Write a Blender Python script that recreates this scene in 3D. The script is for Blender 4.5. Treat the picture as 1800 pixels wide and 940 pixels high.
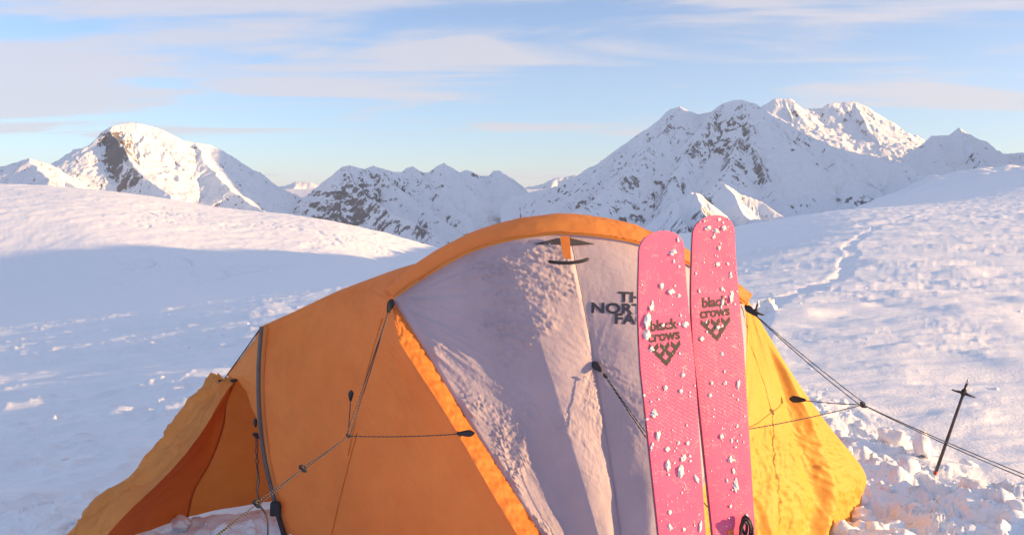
import bpy, bmesh, math, random
import numpy as np
from mathutils import Vector, Matrix
random.seed(7); np.random.seed(7)
for o in list(bpy.data.objects): bpy.data.objects.remove(o)
scene = bpy.context.scene
col = scene.collection

# ------------------------------------------------------------------ camera
EYE = 1.45; PITCH = math.radians(6.15); F = 1300.0
cam_data = bpy.data.cameras.new('camera'); cam = bpy.data.objects.new('camera', cam_data); col.objects.link(cam)
cam.location = (0, 0, EYE); cam.rotation_euler = (math.radians(90) - PITCH, 0, 0)
cam_data.sensor_width = 36; cam_data.lens = 36 * F / 1800
cam_data.clip_start = 0.05; cam_data.clip_end = 60000
scene.camera = cam

# ------------------------------------------------------------------ light
SUN_EL = math.radians(8.5)          # height of the sun
SUN_BACK = math.radians(12.0)       # sun stands to the right, this much behind the photographer
S = Vector((math.cos(SUN_EL) * math.cos(SUN_BACK), -math.cos(SUN_EL) * math.sin(SUN_BACK), math.sin(SUN_EL)))
sd = bpy.data.lights.new('sun', 'SUN'); sun = bpy.data.objects.new('sun', sd); col.objects.link(sun)
sd.energy = 5.0; sd.angle = math.radians(0.53); sd.color = (1.0, 0.56, 0.22)
sun.rotation_euler = S.to_track_quat('Z', 'Y').to_euler()
scene.view_settings.view_transform = 'Standard'; scene.view_settings.look = 'None'
scene.view_settings.gamma = 1.0; scene.view_settings.exposure = 1.53
scene.render.resolution_x = 1024; scene.render.resolution_y = 534

world = bpy.data.worlds.new('World'); scene.world = world; world.use_nodes = True
wn = world.node_tree.nodes; wl = world.node_tree.links; wn.clear()
def N(nodes, t, **kw):
    n = nodes.new(t)
    for k, v in kw.items(): setattr(n, k, v)
    return n
w_out = N(wn, 'ShaderNodeOutputWorld'); w_bg = N(wn, 'ShaderNodeBackground')
sky = N(wn, 'ShaderNodeTexSky', sky_type='NISHITA'); sky.sun_disc = False
sky.sun_elevation = SUN_EL; sky.sun_rotation = math.radians(90) + SUN_BACK
sky.altitude = 2000; sky.air_density = 1.0; sky.dust_density = 0.0; sky.ozone_density = 3.4
w_bg.inputs['Strength'].default_value = 0.100
# thin streaked clouds: noise on a flat layer above, so that they flatten towards the horizon
tc = N(wn, 'ShaderNodeTexCoord'); sep = N(wn, 'ShaderNodeSeparateXYZ'); wl.new(tc.outputs['Generated'], sep.inputs[0])
def wmath(op, a, b=None, c=None, clamp=False):
    m = N(wn, 'ShaderNodeMath', operation=op); m.use_clamp = clamp
    for i, v in enumerate((a, b, c)):
        if v is None: continue
        if isinstance(v, (int, float)): m.inputs[i].default_value = v
        else: wl.new(v, m.inputs[i])
    return m.outputs[0]
zc = wmath('ADD', wmath('MAXIMUM', sep.outputs['Z'], 0.0), 0.055)
u = wmath('DIVIDE', sep.outputs['X'], zc); v = wmath('DIVIDE', sep.outputs['Y'], zc)
comb = N(wn, 'ShaderNodeCombineXYZ'); wl.new(wmath('MULTIPLY', wmath('ADD', u, wmath('MULTIPLY', v, 0.12)), 0.55), comb.inputs[0]); wl.new(wmath('MULTIPLY', v, 1.15), comb.inputs[1])
n1 = N(wn, 'ShaderNodeTexNoise'); n1.inputs['Scale'].default_value = 0.85; n1.inputs['Detail'].default_value = 9; n1.inputs['Roughness'].default_value = 0.56; n1.inputs['Distortion'].default_value = 0.55
comb.inputs[2].default_value = 17.3
wl.new(comb.outputs[0], n1.inputs['Vector'])
n2 = N(wn, 'ShaderNodeTexNoise'); n2.inputs['Scale'].default_value = 0.2; n2.inputs['Detail'].default_value = 2
wl.new(comb.outputs[0], n2.inputs['Vector'])
cov = wmath('ADD', n1.outputs['Fac'], wmath('MULTIPLY', wmath('SUBTRACT', n2.outputs['Fac'], 0.5), 0.9))
mr = N(wn, 'ShaderNodeMapRange', interpolation_type='SMOOTHSTEP'); mr.inputs[1].default_value = 0.515; mr.inputs[2].default_value = 0.67
wl.new(cov, mr.inputs[0])
cmask = wmath('MULTIPLY', mr.outputs[0], 0.74)
# a thin veil, denser where one looks along it
veil = wmath('SUBTRACT', 1.0, wmath('EXPONENT', wmath('DIVIDE', -0.034, wmath('ADD', wmath('MAXIMUM', sep.outputs['Z'], 0.0), 0.02))))
cmask = wmath('SUBTRACT', 1.0, wmath('MULTIPLY', wmath('SUBTRACT', 1.0, cmask), wmath('SUBTRACT', 1.0, veil)))
cmix = N(wn, 'ShaderNodeMixRGB'); wl.new(cmask, cmix.inputs['Fac'])
wl.new(sky.outputs['Color'], cmix.inputs[1]); cmix.inputs[2].default_value = (2.7, 2.6, 2.85, 1)
wl.new(cmix.outputs[0], w_bg.inputs['Color']); wl.new(w_bg.outputs[0], w_out.inputs['Surface'])

# ------------------------------------------------------------------ helpers
CP, SP = math.cos(PITCH), math.sin(PITCH)
def W(px, py, y):
    """the point of the place that lies at depth y (metres along +Y) on the line of sight px, py"""
    a = (px - 900) / F; b = (470 - py) / F
    dy = CP + b * SP; dz = -SP + b * CP
    k = y / dy
    return np.array((a * k, y, EYE + dz * k))
def WV(*a): return Vector(W(*a))

def _h(ix, iy, s):
    n = (ix.astype(np.int64) * 374761393 + iy.astype(np.int64) * 668265263 + int(s) * 1442695041) & 0xffffffff
    n = ((n ^ (n >> 13)) * 1274126177) & 0xffffffff
    return (n ^ (n >> 16)) & 0xffffffff
def perlin(x, y, s=0):
    x = np.asarray(x, float); y = np.asarray(y, float)
    ix = np.floor(x); iy = np.floor(y); fx = x - ix; fy = y - iy
    def g(dx, dy):
        a = _h(ix + dx, iy + dy, s) * (2 * math.pi / 4294967296.0)
        return np.cos(a) * (fx - dx) + np.sin(a) * (fy - dy)
    ux = fx * fx * fx * (fx * (fx * 6 - 15) + 10); uy = fy * fy * fy * (fy * (fy * 6 - 15) + 10)
    a = g(0, 0) * (1 - ux) + g(1, 0) * ux; b = g(0, 1) * (1 - ux) + g(1, 1) * ux
    return (a * (1 - uy) + b * uy) * 1.5
def fbm(x, y, o=4, s=0, gain=0.5, lac=2.03):
    t = 0; a = 1
    for i in range(o):
        t = t + a * perlin(x, y, s + i * 17); x = x * lac + 3.1; y = y * lac - 1.7; a *= gain
    return t
def ridged(x, y, o=4, s=0, gain=0.5, lac=2.07):
    t = 0; a = 1
    for i in range(o):
        n = 1 - np.abs(perlin(x, y, s + i * 23)) * 1.4; t = t + a * n * n; x = x * lac + 1.3; y = y * lac + 5.1; a *= gain
    return t
def worley(x, y, s=0):
    x = np.asarray(x, float); y = np.asarray(y, float); ix = np.floor(x); iy = np.floor(y)
    best = np.full(x.shape, 9.0); idv = np.zeros(x.shape)
    for dx in (-1, 0, 1):
        for dy in (-1, 0, 1):
            h1 = _h(ix + dx, iy + dy, s) / 4294967296.0; h2 = _h(ix + dx, iy + dy, s + 91) / 4294967296.0
            d = (ix + dx + h1 - x) ** 2 + (iy + dy + h2 - y) ** 2
            m = d < best; best = np.where(m, d, best); idv = np.where(m, h1, idv)
    return np.sqrt(best), idv
def sstep(a, b, x):
    t = np.clip((x - a) / (b - a), 0, 1); return t * t * (3 - 2 * t)

def grid_mesh(name, P, smooth=True, closed=False, flip=False):
    """mesh from an array of points (rows, cols, 3)"""
    nr, nc = P.shape[:2]
    me = bpy.data.meshes.new(name)
    cc = nc if closed else nc - 1
    i = np.arange(nr - 1)[:, None]; j = np.arange(cc)[None, :]; jn = (j + 1) % nc
    q = np.stack([i * nc + j, i * nc + jn, (i + 1) * nc + jn, (i + 1) * nc + j], -1).reshape(-1, 4)
    if flip: q = q[:, ::-1]
    nf = len(q)
    me.vertices.add(nr * nc); me.vertices.foreach_set('co', P.reshape(-1).astype(np.float32))
    me.loops.add(nf * 4); me.loops.foreach_set('vertex_index', q.reshape(-1).astype(np.int32))
    me.polygons.add(nf); me.polygons.foreach_set('loop_start', (np.arange(nf) * 4).astype(np.int32))
    me.update(calc_edges=True)
    if smooth: me.polygons.foreach_set('use_smooth', np.ones(nf, bool))
    me.validate(); me.update()
    return me
def attr(me, name, vals):
    a = me.attributes.new(name, 'FLOAT', 'POINT'); a.data.foreach_set('value', np.asarray(vals, np.float32).reshape(-1))
def link(name, me, mat=None, parent=None):
    o = bpy.data.objects.new(name, me); col.objects.link(o)
    if mat is not None: me.materials.append(mat)
    if parent is not None: o.parent = parent
    return o
def tag(o, label=None, cat=None, group=None, kind=None):
    if label: o['label'] = label
    if cat: o['category'] = cat
    if group: o['group'] = group
    if kind: o['kind'] = kind
    return o

# ------------------------------------------------------------------ materials
def mat(name):
    m = bpy.data.materials.new(name); m.use_nodes = True
    n = m.node_tree.nodes; n.clear(); return m, n, m.node_tree.links
def noise(n, l, scale, detail=4, rough=0.55, vec=None, dist=0.0):
    t = N(n, 'ShaderNodeTexNoise'); t.inputs['Scale'].default_value = scale; t.inputs['Detail'].default_value = detail
    t.inputs['Roughness'].default_value = rough; t.inputs['Distortion'].default_value = dist
    if vec is not None: l.new(vec, t.inputs['Vector'])
    return t
def maprange(n, l, src, a, b, c=0.0, d=1.0, smooth=False):
    m = N(n, 'ShaderNodeMapRange'); m.inputs[1].default_value = a; m.inputs[2].default_value = b; m.inputs[3].default_value = c; m.inputs[4].default_value = d
    if smooth: m.interpolation_type = 'SMOOTHSTEP'
    l.new(src, m.inputs[0]); return m.outputs[0]
def mixrgb(n, l, fac, a, b, mode='MIX'):
    m = N(n, 'ShaderNodeMixRGB'); m.blend_type = mode
    for i, v in enumerate((fac, a, b)):
        if isinstance(v, (int, float)): m.inputs[i].default_value = v
        elif isinstance(v, tuple): m.inputs[i].default_value = (*v, 1)
        else: l.new(v, m.inputs[i])
    return m.outputs[0]

def snow_material():
    m, n, l = mat('snow')
    out = N(n, 'ShaderNodeOutputMaterial'); b = N(n, 'ShaderNodeBsdfPrincipled'); l.new(b.outputs[0], out.inputs[0])
    tcn = N(n, 'ShaderNodeTexCoord'); v = tcn.outputs['Object']
    a = noise(n, l, 0.6, 5, 0.6, v); c = noise(n, l, 55, 4, 0.65, v); mp = N(n, 'ShaderNodeMapping'); mp.inputs['Scale'].default_value = (0.55, 1.6, 1.0); mp.inputs['Rotation'].default_value = (0, 0, -0.1); l.new(v, mp.inputs[0]); f = noise(n, l, 8, 6, 0.66, mp.outputs[0])
    colr = mixrgb(n, l, maprange(n, l, a.outputs['Fac'], 0.35, 0.7), (0.76, 0.82, 0.90), (0.80, 0.85, 0.92))
    l.new(colr, b.inputs['Base Color']); b.inputs['Roughness'].default_value = 0.55; b.inputs['Specular IOR Level'].default_value = 0.25
    bp = N(n, 'ShaderNodeBump'); bp.inputs['Strength'].default_value = 0.5; bp.inputs['Distance'].default_value = 0.012
    l.new(c.outputs['Fac'], bp.inputs['Height'])
    bp2 = N(n, 'ShaderNodeBump'); bp2.inputs['Strength'].default_value = 0.38; bp2.inputs['Distance'].default_value = 0.05
    l.new(f.outputs['Fac'], bp2.inputs['Height']); l.new(bp.outputs[0], bp2.inputs['Normal'])
    mp3 = N(n, 'ShaderNodeMapping'); mp3.inputs['Scale'].default_value = (0.6, 1.0, 1.0); l.new(v, mp3.inputs[0]); f3 = noise(n, l, 0.06, 7, 0.6, mp3.outputs[0], 0.3)
    bp3 = N(n, 'ShaderNodeBump'); bp3.inputs['Strength'].default_value = 0.6; bp3.inputs['Distance'].default_value = 0.9; l.new(f3.outputs['Fac'], bp3.inputs['Height']); l.new(bp2.outputs[0], bp3.inputs['Normal']); l.new(bp3.outputs[0], b.inputs['Normal'])
    return m
def mountain_material():
    m, n, l = mat('snow_and_rock')
    out = N(n, 'ShaderNodeOutputMaterial'); b = N(n, 'ShaderNodeBsdfPrincipled'); l.new(b.outputs[0], out.inputs[0])
    tcn = N(n, 'ShaderNodeTexCoord'); v = tcn.outputs['Object']
    at = N(n, 'ShaderNodeAttribute'); at.attribute_name = 'rock'
    mp = N(n, 'ShaderNodeMapping'); mp.inputs['Scale'].default_value = (1, 1, 0.45); l.new(v, mp.inputs[0])
    f1 = noise(n, l, 0.021, 7, 0.72, mp.outputs[0], 1.1); f2 = noise(n, l, 0.14, 4, 0.75, v); f3 = noise(n, l, 0.006, 3, 0.6, v)
    s = N(n, 'ShaderNodeMath', operation='ADD'); l.new(at.outputs['Fac'], s.inputs[0])
    s1 = N(n, 'ShaderNodeMath', operation='MULTIPLY_ADD'); l.new(f1.outputs['Fac'], s1.inputs[0]); s1.inputs[1].default_value = 1.5; s1.inputs[2].default_value = -0.75
    l.new(s1.outputs[0], s.inputs[1])
    s2 = N(n, 'ShaderNodeMath', operation='MULTIPLY_ADD'); l.new(f2.outputs['Fac'], s2.inputs[0]); s2.inputs[1].default_value = 0.35; l.new(s.outputs[0], s2.inputs[2])
    rk = maprange(n, l, s2.outputs[0], 0.62, 0.80, smooth=True)
    rockc = mixrgb(n, l, maprange(n, l, f3.outputs['Fac'], 0.35, 0.65), (0.13, 0.125, 0.14), (0.23, 0.205, 0.20))
    rockc = mixrgb(n, l, maprange(n, l, f2.outputs['Fac'], 0.3, 0.7), rockc, (0.17, 0.17, 0.19))
    l.new(mixrgb(n, l, rk, (0.77, 0.83, 0.91), rockc), b.inputs['Base Color'])
    b.inputs['Roughness'].default_value = 0.8; b.inputs['Specular IOR Level'].default_value = 0.15
    bp = N(n, 'ShaderNodeBump'); bp.inputs['Strength'].default_value = 0.9; bp.inputs['Distance'].default_value = 11.0
    l.new(f1.outputs['Fac'], bp.inputs['Height'])
    bp2 = N(n, 'ShaderNodeBump'); bp2.inputs['Strength'].default_value = 0.6; bp2.inputs['Distance'].default_value = 3.0
    l.new(f2.outputs['Fac'], bp2.inputs['Height']); l.new(bp.outputs[0], bp2.inputs['Normal']); l.new(bp2.outputs[0], b.inputs['Normal'])
    return m
M_SNOW = snow_material(); M_MTN = mountain_material()

# ------------------------------------------------------------------ the ground: one sheet of snow from the camp to the far glacier
# control points (line of sight px, depth y, row) of the broad shape; rows given as heights for the camp
def rowz(y, z): return 330 + F * (EYE - z) / y
ctl = []
def cz(px, *yz):
    for y, z in yz: ctl.append((px, y, rowz(y, z)))
def cr(px, *yr):
    for y, r in yr: ctl.append((px, y, r))
# left: the camp rise falls away to a basin, then a broad lit hill
for px, top in ((-900, 240), (-300, 296), (0, 322), (150, 329), (300, 351), (450, 372), (550, 382), (650, 402), (760, 432), (900, 455)):
    cr(px, (3200, top), (2400, top + 16 + 0.02 * max(0, 500 - px)), (1700, top + 55), (5200, top + 26 + 10*(px>600)), (7600, top + (26 if px < 600 else -25)), (12000, 331))
for px in (-900, -300, 0, 300, 600):
    k = (600 - px) / 600
    cz(px, (1.0, 0.0), (2.2, 0.0), (4, -0.02 - 0.20 * k), (7, -0.13 - 0.43 * k), (11, -0.40 - 0.68 * k))
    cr(px, (20, 506 + 72 * k), (45, 532 + 80 * k), (100, 545 + 80 * k), (230, 530 + 66 * k))
for px, a, b, c in ((-900, 660, 640, 520), (-300, 625, 592, 486), (0, 590, 558, 472), (300, 555, 524, 466), (600, 512, 490, 465), (760, 478, 462, 456), (900, 446, 436, 440)):
    cr(px, (500, a), (800, b), (1200, c))
# behind the tent
cz(900, (1.0, 0.0), (2.2, 0.0), (4, 0.0), (7, -0.05), (11, -0.25))
cr(900, (20, 500), (45, 508), (100, 500), (230, 485))
cz(1150, (1.0, 0), (2.2, 0), (4, 0), (7, 0), (11, -0.2)); cr(1150, (20, 480), (45, 482), (100, 460), (230, 430), (500, 415), (900, 425), (1500, 440), (3200, 432), (5000, 405), (7000, 372), (9500, 342), (12000, 332))
# right: the plateau, a shaded hollow behind it, a rise to the far right
cz(1330, (1.0, 0), (2.2, 0), (4, 0.0), (7, 0.03), (11, -0.08)); cr(1330, (20, 450), (45, 440), (100, 410), (230, 392), (500, 398), (900, 410), (1500, 425), (3200, 424), (5000, 398), (7000, 365), (9500, 342), (12000, 332))
cz(1500, (1.0, 0), (2.2, 0), (4, 0.02), (7, 0.05), (11, 0.0)); cr(1500, (20, 432), (45, 403), (100, 380), (230, 367), (500, 376), (900, 385), (1500, 385), (3200, 380), (5500, 375), (9000, 350), (12000, 335))
cz(1650, (1.0, 0), (2.2, 0), (4, 0.03), (7, 0.08), (11, 0.05)); cr(1650, (20, 429), (45, 398), (100, 375), (230, 360), (500, 352), (900, 350), (1500, 330), (2200, 308), (3200, 325), (9000, 360))
cz(1800, (1.0, 0), (2.2, 0), (4, 0.03), (7, 0.06), (11, 0.05)); cr(1800, (20, 426), (45, 393), (100, 370), (230, 350), (500, 325), (900, 303), (1500, 302), (2200, 300), (3200, 318), (9000, 350))
cz(2300, (1.0, 0), (2.2, 0), (4, 0.03), (7, 0.04), (11, 0.05)); cr(2300, (20, 422), (45, 388), (100, 362), (230, 338), (500, 285), (800, 255), (1300, 265), (2200, 270), (3200, 275), (9000, 325))
cz(3200, (1.0, 0), (2.2, 0), (4, 0.0), (7, 0.05), (11, 0.05)); cr(3200, (20, 422), (45, 388), (100, 355), (230, 265), (480, 70), (640, -105), (890, -10), (1250, 110), (2200, 220), (3200, 250), (9000, 325))  # from here on: unseen hill, added and shaped to shade the left basin
cr(2700, (230, 318), (420, 230), (700, 60), (950, 130), (1300, 210), (2200, 245))
cz(4300, (2.2, 0), (7, 0.05)); cr(4300, (20, 420), (100, 340), (230, 250), (380, 20), (530, -120), (850, 20), (1800, 190))
ctl = np.array(ctl)
def uv_of(px, y): return np.arctan((px - 900) / F) * 3.2, np.log(y) * 0.75
CU, CV = uv_of(ctl[:, 0], ctl[:, 1])
flat = rowz(ctl[:, 1], 0.0)
val = ctl[:, 2] - flat
def kern(r2): r = np.sqrt(r2); return r ** 3
K = kern((CU[:, None] - CU) ** 2 + (CV[:, None] - CV) ** 2) + np.eye(len(CU)) * 0.004
Pm = np.stack([np.ones_like(CU), CU, CV], 1)
A = np.block([[K, Pm], [Pm.T, np.zeros((3, 3))]])
wts = np.linalg.solve(A, np.concatenate([val, np.zeros(3)]))
# the rbf is sampled on a coarse (azimuth, log depth) table and read back bilinearly
TA = np.linspace(-1.25, 1.25, 180); TV = np.linspace(math.log(0.8), math.log(16000), 260)
gu, gv = np.meshgrid(TA * 3.2, TV * 0.75)
HTAB = wts[-3] + wts[-2] * gu + wts[-1] * gv
for i in range(len(CU)): HTAB = HTAB + wts[i] * kern((gu - CU[i]) ** 2 + (gv - CV[i]) ** 2)
# tents, trench and trail below need the height too
TRAIL = [(1362, 4.6), (1345, 5.8), (1332, 7.0), (1340, 8.2), (1370, 9.4), (1420, 10.6), (1468, 11.7), (1490, 13.0), (1487, 14.8), (1503, 17.0), (1490, 19.5), (1508, 25), (1520, 30), (1532, 40), (1565, 62), (1605, 100), (1690, 190)]
TRP = np.array([((p - 900) / F * y, y) for p, y in TRAIL])
def ground_broad(x, y):
    yy = np.maximum(np.hypot(x, y) * 0 + y, 0.85)
    az = np.clip(np.arctan2(x, yy), -1.249, 1.249); lv = np.clip(np.log(yy), TV[0], TV[-1] - 1e-6)
    fa = (az - TA[0]) / (TA[1] - TA[0]); fv = (lv - TV[0]) / (TV[1] - TV[0])
    ia = np.clip(fa.astype(int), 0, len(TA) - 2); iv = np.clip(fv.astype(int), 0, len(TV) - 2); fa = fa - ia; fv = fv - iv
    t = (HTAB[iv, ia] * (1 - fa) + HTAB[iv, ia + 1] * fa) * (1 - fv) + (HTAB[iv + 1, ia] * (1 - fa) + HTAB[iv + 1, ia + 1] * fa) * fv
    z = -t * yy / F
    return z
def poly_dist(x, y, pts):
    d = np.full(np.shape(x), 1e9)
    for (ax, ay), (bx, by) in zip(pts[:-1], pts[1:]):
        vx, vy = bx - ax, by - ay; t = np.clip(((x - ax) * vx + (y - ay) * vy) / (vx * vx + vy * vy), 0, 1)
        d = np.minimum(d, np.hypot(x - ax - t * vx, y - ay - t * vy))
    return d
def rubble_mask(x, y):
    px = 900 + F * x / np.maximum(y, 0.3)
    # dug-out snow around the tent: right of it and in front of the vestibule on the left
    edge = 3.55 + 0.55 * np.clip((px - 1330) / 200, 0, 1) - 0.75 * np.clip((px - 1560) / 260, 0, 1) + 0.35 * fbm(x * 1.3, y * 1.3, 3, 5)
    right = sstep(0.0, 0.5, edge - y) * sstep(0.55, 1.0, x)
    back = sstep(0.9, 0.3, np.abs(x - 1.55)) * sstep(5.6, 4.2, y) * sstep(3.2, 3.6, y) * 0.8
    left = sstep(3.5, 3.1, y + 0.25 * fbm(x * 1.7, y * 1.7, 3, 9)) * sstep(-0.2, -0.7, x) * sstep(-2.9, -2.2, x) * 0.45
    return np.clip(np.maximum(np.maximum(right, left), back), 0, 1)
def ground_detail(x, y):
    r = np.hypot(x, y)
    z = np.zeros_like(x)
    ca, sa = math.cos(0.10), math.sin(0.10)
    xr = x * ca + y * sa; yr = -x * sa + y * ca
    rub = rubble_mask(x, y)
    # wind-carved sastrugi near, long drifts farther out
    near = sstep(60, 12, r)
    w1 = fbm(xr * 0.5 + 0.4 * perlin(xr, yr, 3), yr * 1.7, 5, 11)
    w2 = ridged(xr * 0.8 + 0.35 * perlin(xr * 2, yr * 2, 8), yr * 2.2, 4, 31) - 1.0
    patch = sstep(-0.25, 0.35, fbm(x * 0.22, y * 0.35, 2, 77))
    z += (1 - 0.7 * rub) * near * (0.030 * w1 + 0.024 * w2 * patch + 0.012 * fbm(xr * 1.4, yr * 6, 3, 15) + 0.007 * (ridged(xr * 2.2 + 0.5 * perlin(xr * 3, yr * 3, 19), yr * 6.5, 3, 17) - 0.9) * patch)
    lf = sstep(-0.9, -2.0, x) * near * (1 - rub)
    z += lf * (0.045 * sstep(0.9, 1.75, ridged(xr * 0.9 + 0.5 * perlin(xr * 1.3, yr * 1.3, 29), yr * 2.0, 3, 21)) * sstep(-0.1, 0.3, perlin(x * 0.5, y * 0.7, 23)) + 0.010 * fbm(xr * 2, yr * 7, 3, 25))
    st, _ = worley(xr * 0.55 + 0.5 * perlin(xr * 0.8, yr * 0.8, 41), yr * 1.1, 43)
    z += (1 - rub) * near * 0.05 * sstep(0.62, 0.2, st) * sstep(0.1, 0.6, perlin(x * 0.3, y * 0.4, 47) + 0.3)
    mid = sstep(8, 25, r) * sstep(900, 250, r)
    z += mid * (0.10 * fbm(xr * 0.10, yr * 0.26, 4, 51) + 0.06 * (ridged(xr * 0.22, yr * 0.6, 3, 61) - 1)) * np.clip(r / 30, 0.6, 2.2)
    far = sstep(180, 600, r)
    px = 900 + F * x / np.maximum(y, 0.3)
    z += far * (3.0 * fbm(x / 520, y / 520, 3, 71) + 1.1 * fbm(xr / 60, yr / 130, 4, 73) + 0.9 * (ridged(xr / 55, yr / 150, 3, 75) - 0.9) + 2.2 * np.clip(fbm(x / 900, (y + 0.3 * x) / 190, 2, 76), -0.6, 0.25) + 16 * sstep(700, 1200, x) * fbm(x / 170, y / 170, 3, 79)) * np.clip(r / 1500, 0.3, 1.6)
    # crevassed ice on the hill's right shoulder
    cre = far * sstep(120, 300, px) * sstep(840, 720, px) * sstep(3000, 2500, r) * sstep(900, 1200, r) * sstep(-0.2, 0.3, fbm(x / 420, y / 900, 2, 81))
    cw = perlin(x / 130 + 0.8 * perlin(x / 150, y / 260, 83), (y + 0.9 * x) / 170, 85)
    cw2 = perlin(x / 60 + 0.6 * perlin(x / 80, y / 160, 88), (y - 0.6 * x) / 120, 89)
    z -= cre * (5.0 * sstep(0.08, 0.0, np.abs(cw)) + 3.2 * sstep(0.10, 0.0, np.abs(cw2))) * (0.4 + 0.6 * sstep(-0.2, 0.2, perlin(x / 90, y / 200, 87)))
    # the skin track
    d = poly_dist(x, y, TRP) + 0.05 * fbm(x * 3, y * 3, 3, 91)
    wd = 0.12 + 0.003 * y
    on = sstep(300, 200, r)
    z += on * (-0.035 * sstep(wd, wd * 0.4, d) * (0.8 + 0.5 * perlin(x * 1.7, y * 1.7, 97)) + 0.005 * sstep(wd * 1.9, wd * 1.2, d) * sstep(wd * 0.8, wd * 1.1, d) * (0.6 + 0.8 * perlin(x * 2.2, y * 2.2, 95)))
    # shovelled rubble: rounded clods of several sizes
    if rub.max() > 0:
        wx = x + 0.08 * fbm(x * 4, y * 4, 2, 101); wy = y + 0.08 * fbm(x * 4, y * 4, 2, 103)
        h = 0.09 * fbm(x * 0.9, y * 1.1, 3, 105)
        for sc, am, sd in ((2.6, 0.085, 1), (5.3, 0.05, 2), (11, 0.028, 3), (23, 0.012, 4)):
            f, idv = worley(wx * sc, wy * sc, 200 + sd)
            h = h + am * np.clip(1 - (f / 0.68) ** 2, 0, 1) ** 0.75 * (0.15 + 1.1 * idv)
        z += rub * (h + 0.015 * fbm(x * 14, y * 14, 3, 107))
    return z
def gz(x, y):
    x = np.atleast_1d(np.asarray(x, float)); y = np.atleast_1d(np.asarray(y, float))
    return ground_broad(x, y) + ground_detail(x, y)

yr_near = 1 / np.linspace(1 / 1.6, 1 / 20, 390)
yr_far = np.concatenate([np.geomspace(20, 950, 140)[1:], np.geomspace(950, 3400, 135)[1:], np.geomspace(3400, 12000, 40)[1:]])
YR = np.concatenate([np.linspace(0.85, 1.6, 14)[:-1], yr_near, yr_far])
PX = np.concatenate([np.tan(np.linspace(-1.24, -0.66, 60)) * F + 900, np.linspace(900 - F * math.tan(0.655), 900 + F * math.tan(0.655), 800), np.tan(np.linspace(0.66, 1.24, 60)) * F + 900])
GX = (PX[None, :] - 900) / F * YR[:, None]; GY = np.repeat(YR[:, None], len(PX), 1)
GZ = ground_broad(GX, GY) + ground_detail(GX, GY)
me = grid_mesh('snow_ground', np.stack([GX, GY, GZ], -1))
ground = tag(link('snow_ground', me, M_SNOW), 'wind-carved snow plateau and glacier around the camp', kind='structure')
# the same snow behind the photographer
bx = np.concatenate([-np.geomspace(1500, 0.5, 40), np.geomspace(0.5, 1500, 40)]); by = np.concatenate([-np.geomspace(1500, 0.5, 40), [0.0, 0.4, 0.85]])
BX, BY = np.meshgrid(bx, by)
lim = np.tan(1.24) * 0.85
BZ = 0.04 * fbm(BX * 0.3, BY * 0.5, 3, 11) * sstep(0.8, -1.5, BY) - 0.004 * np.hypot(BX, BY) * sstep(5, 200, np.hypot(BX, BY)) - 0.03
tag(link('snow_ground', grid_mesh('snow_ground', np.stack([BX, BY, BZ], -1)), M_SNOW), 'flat snow behind the photographer', kind='structure')

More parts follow.
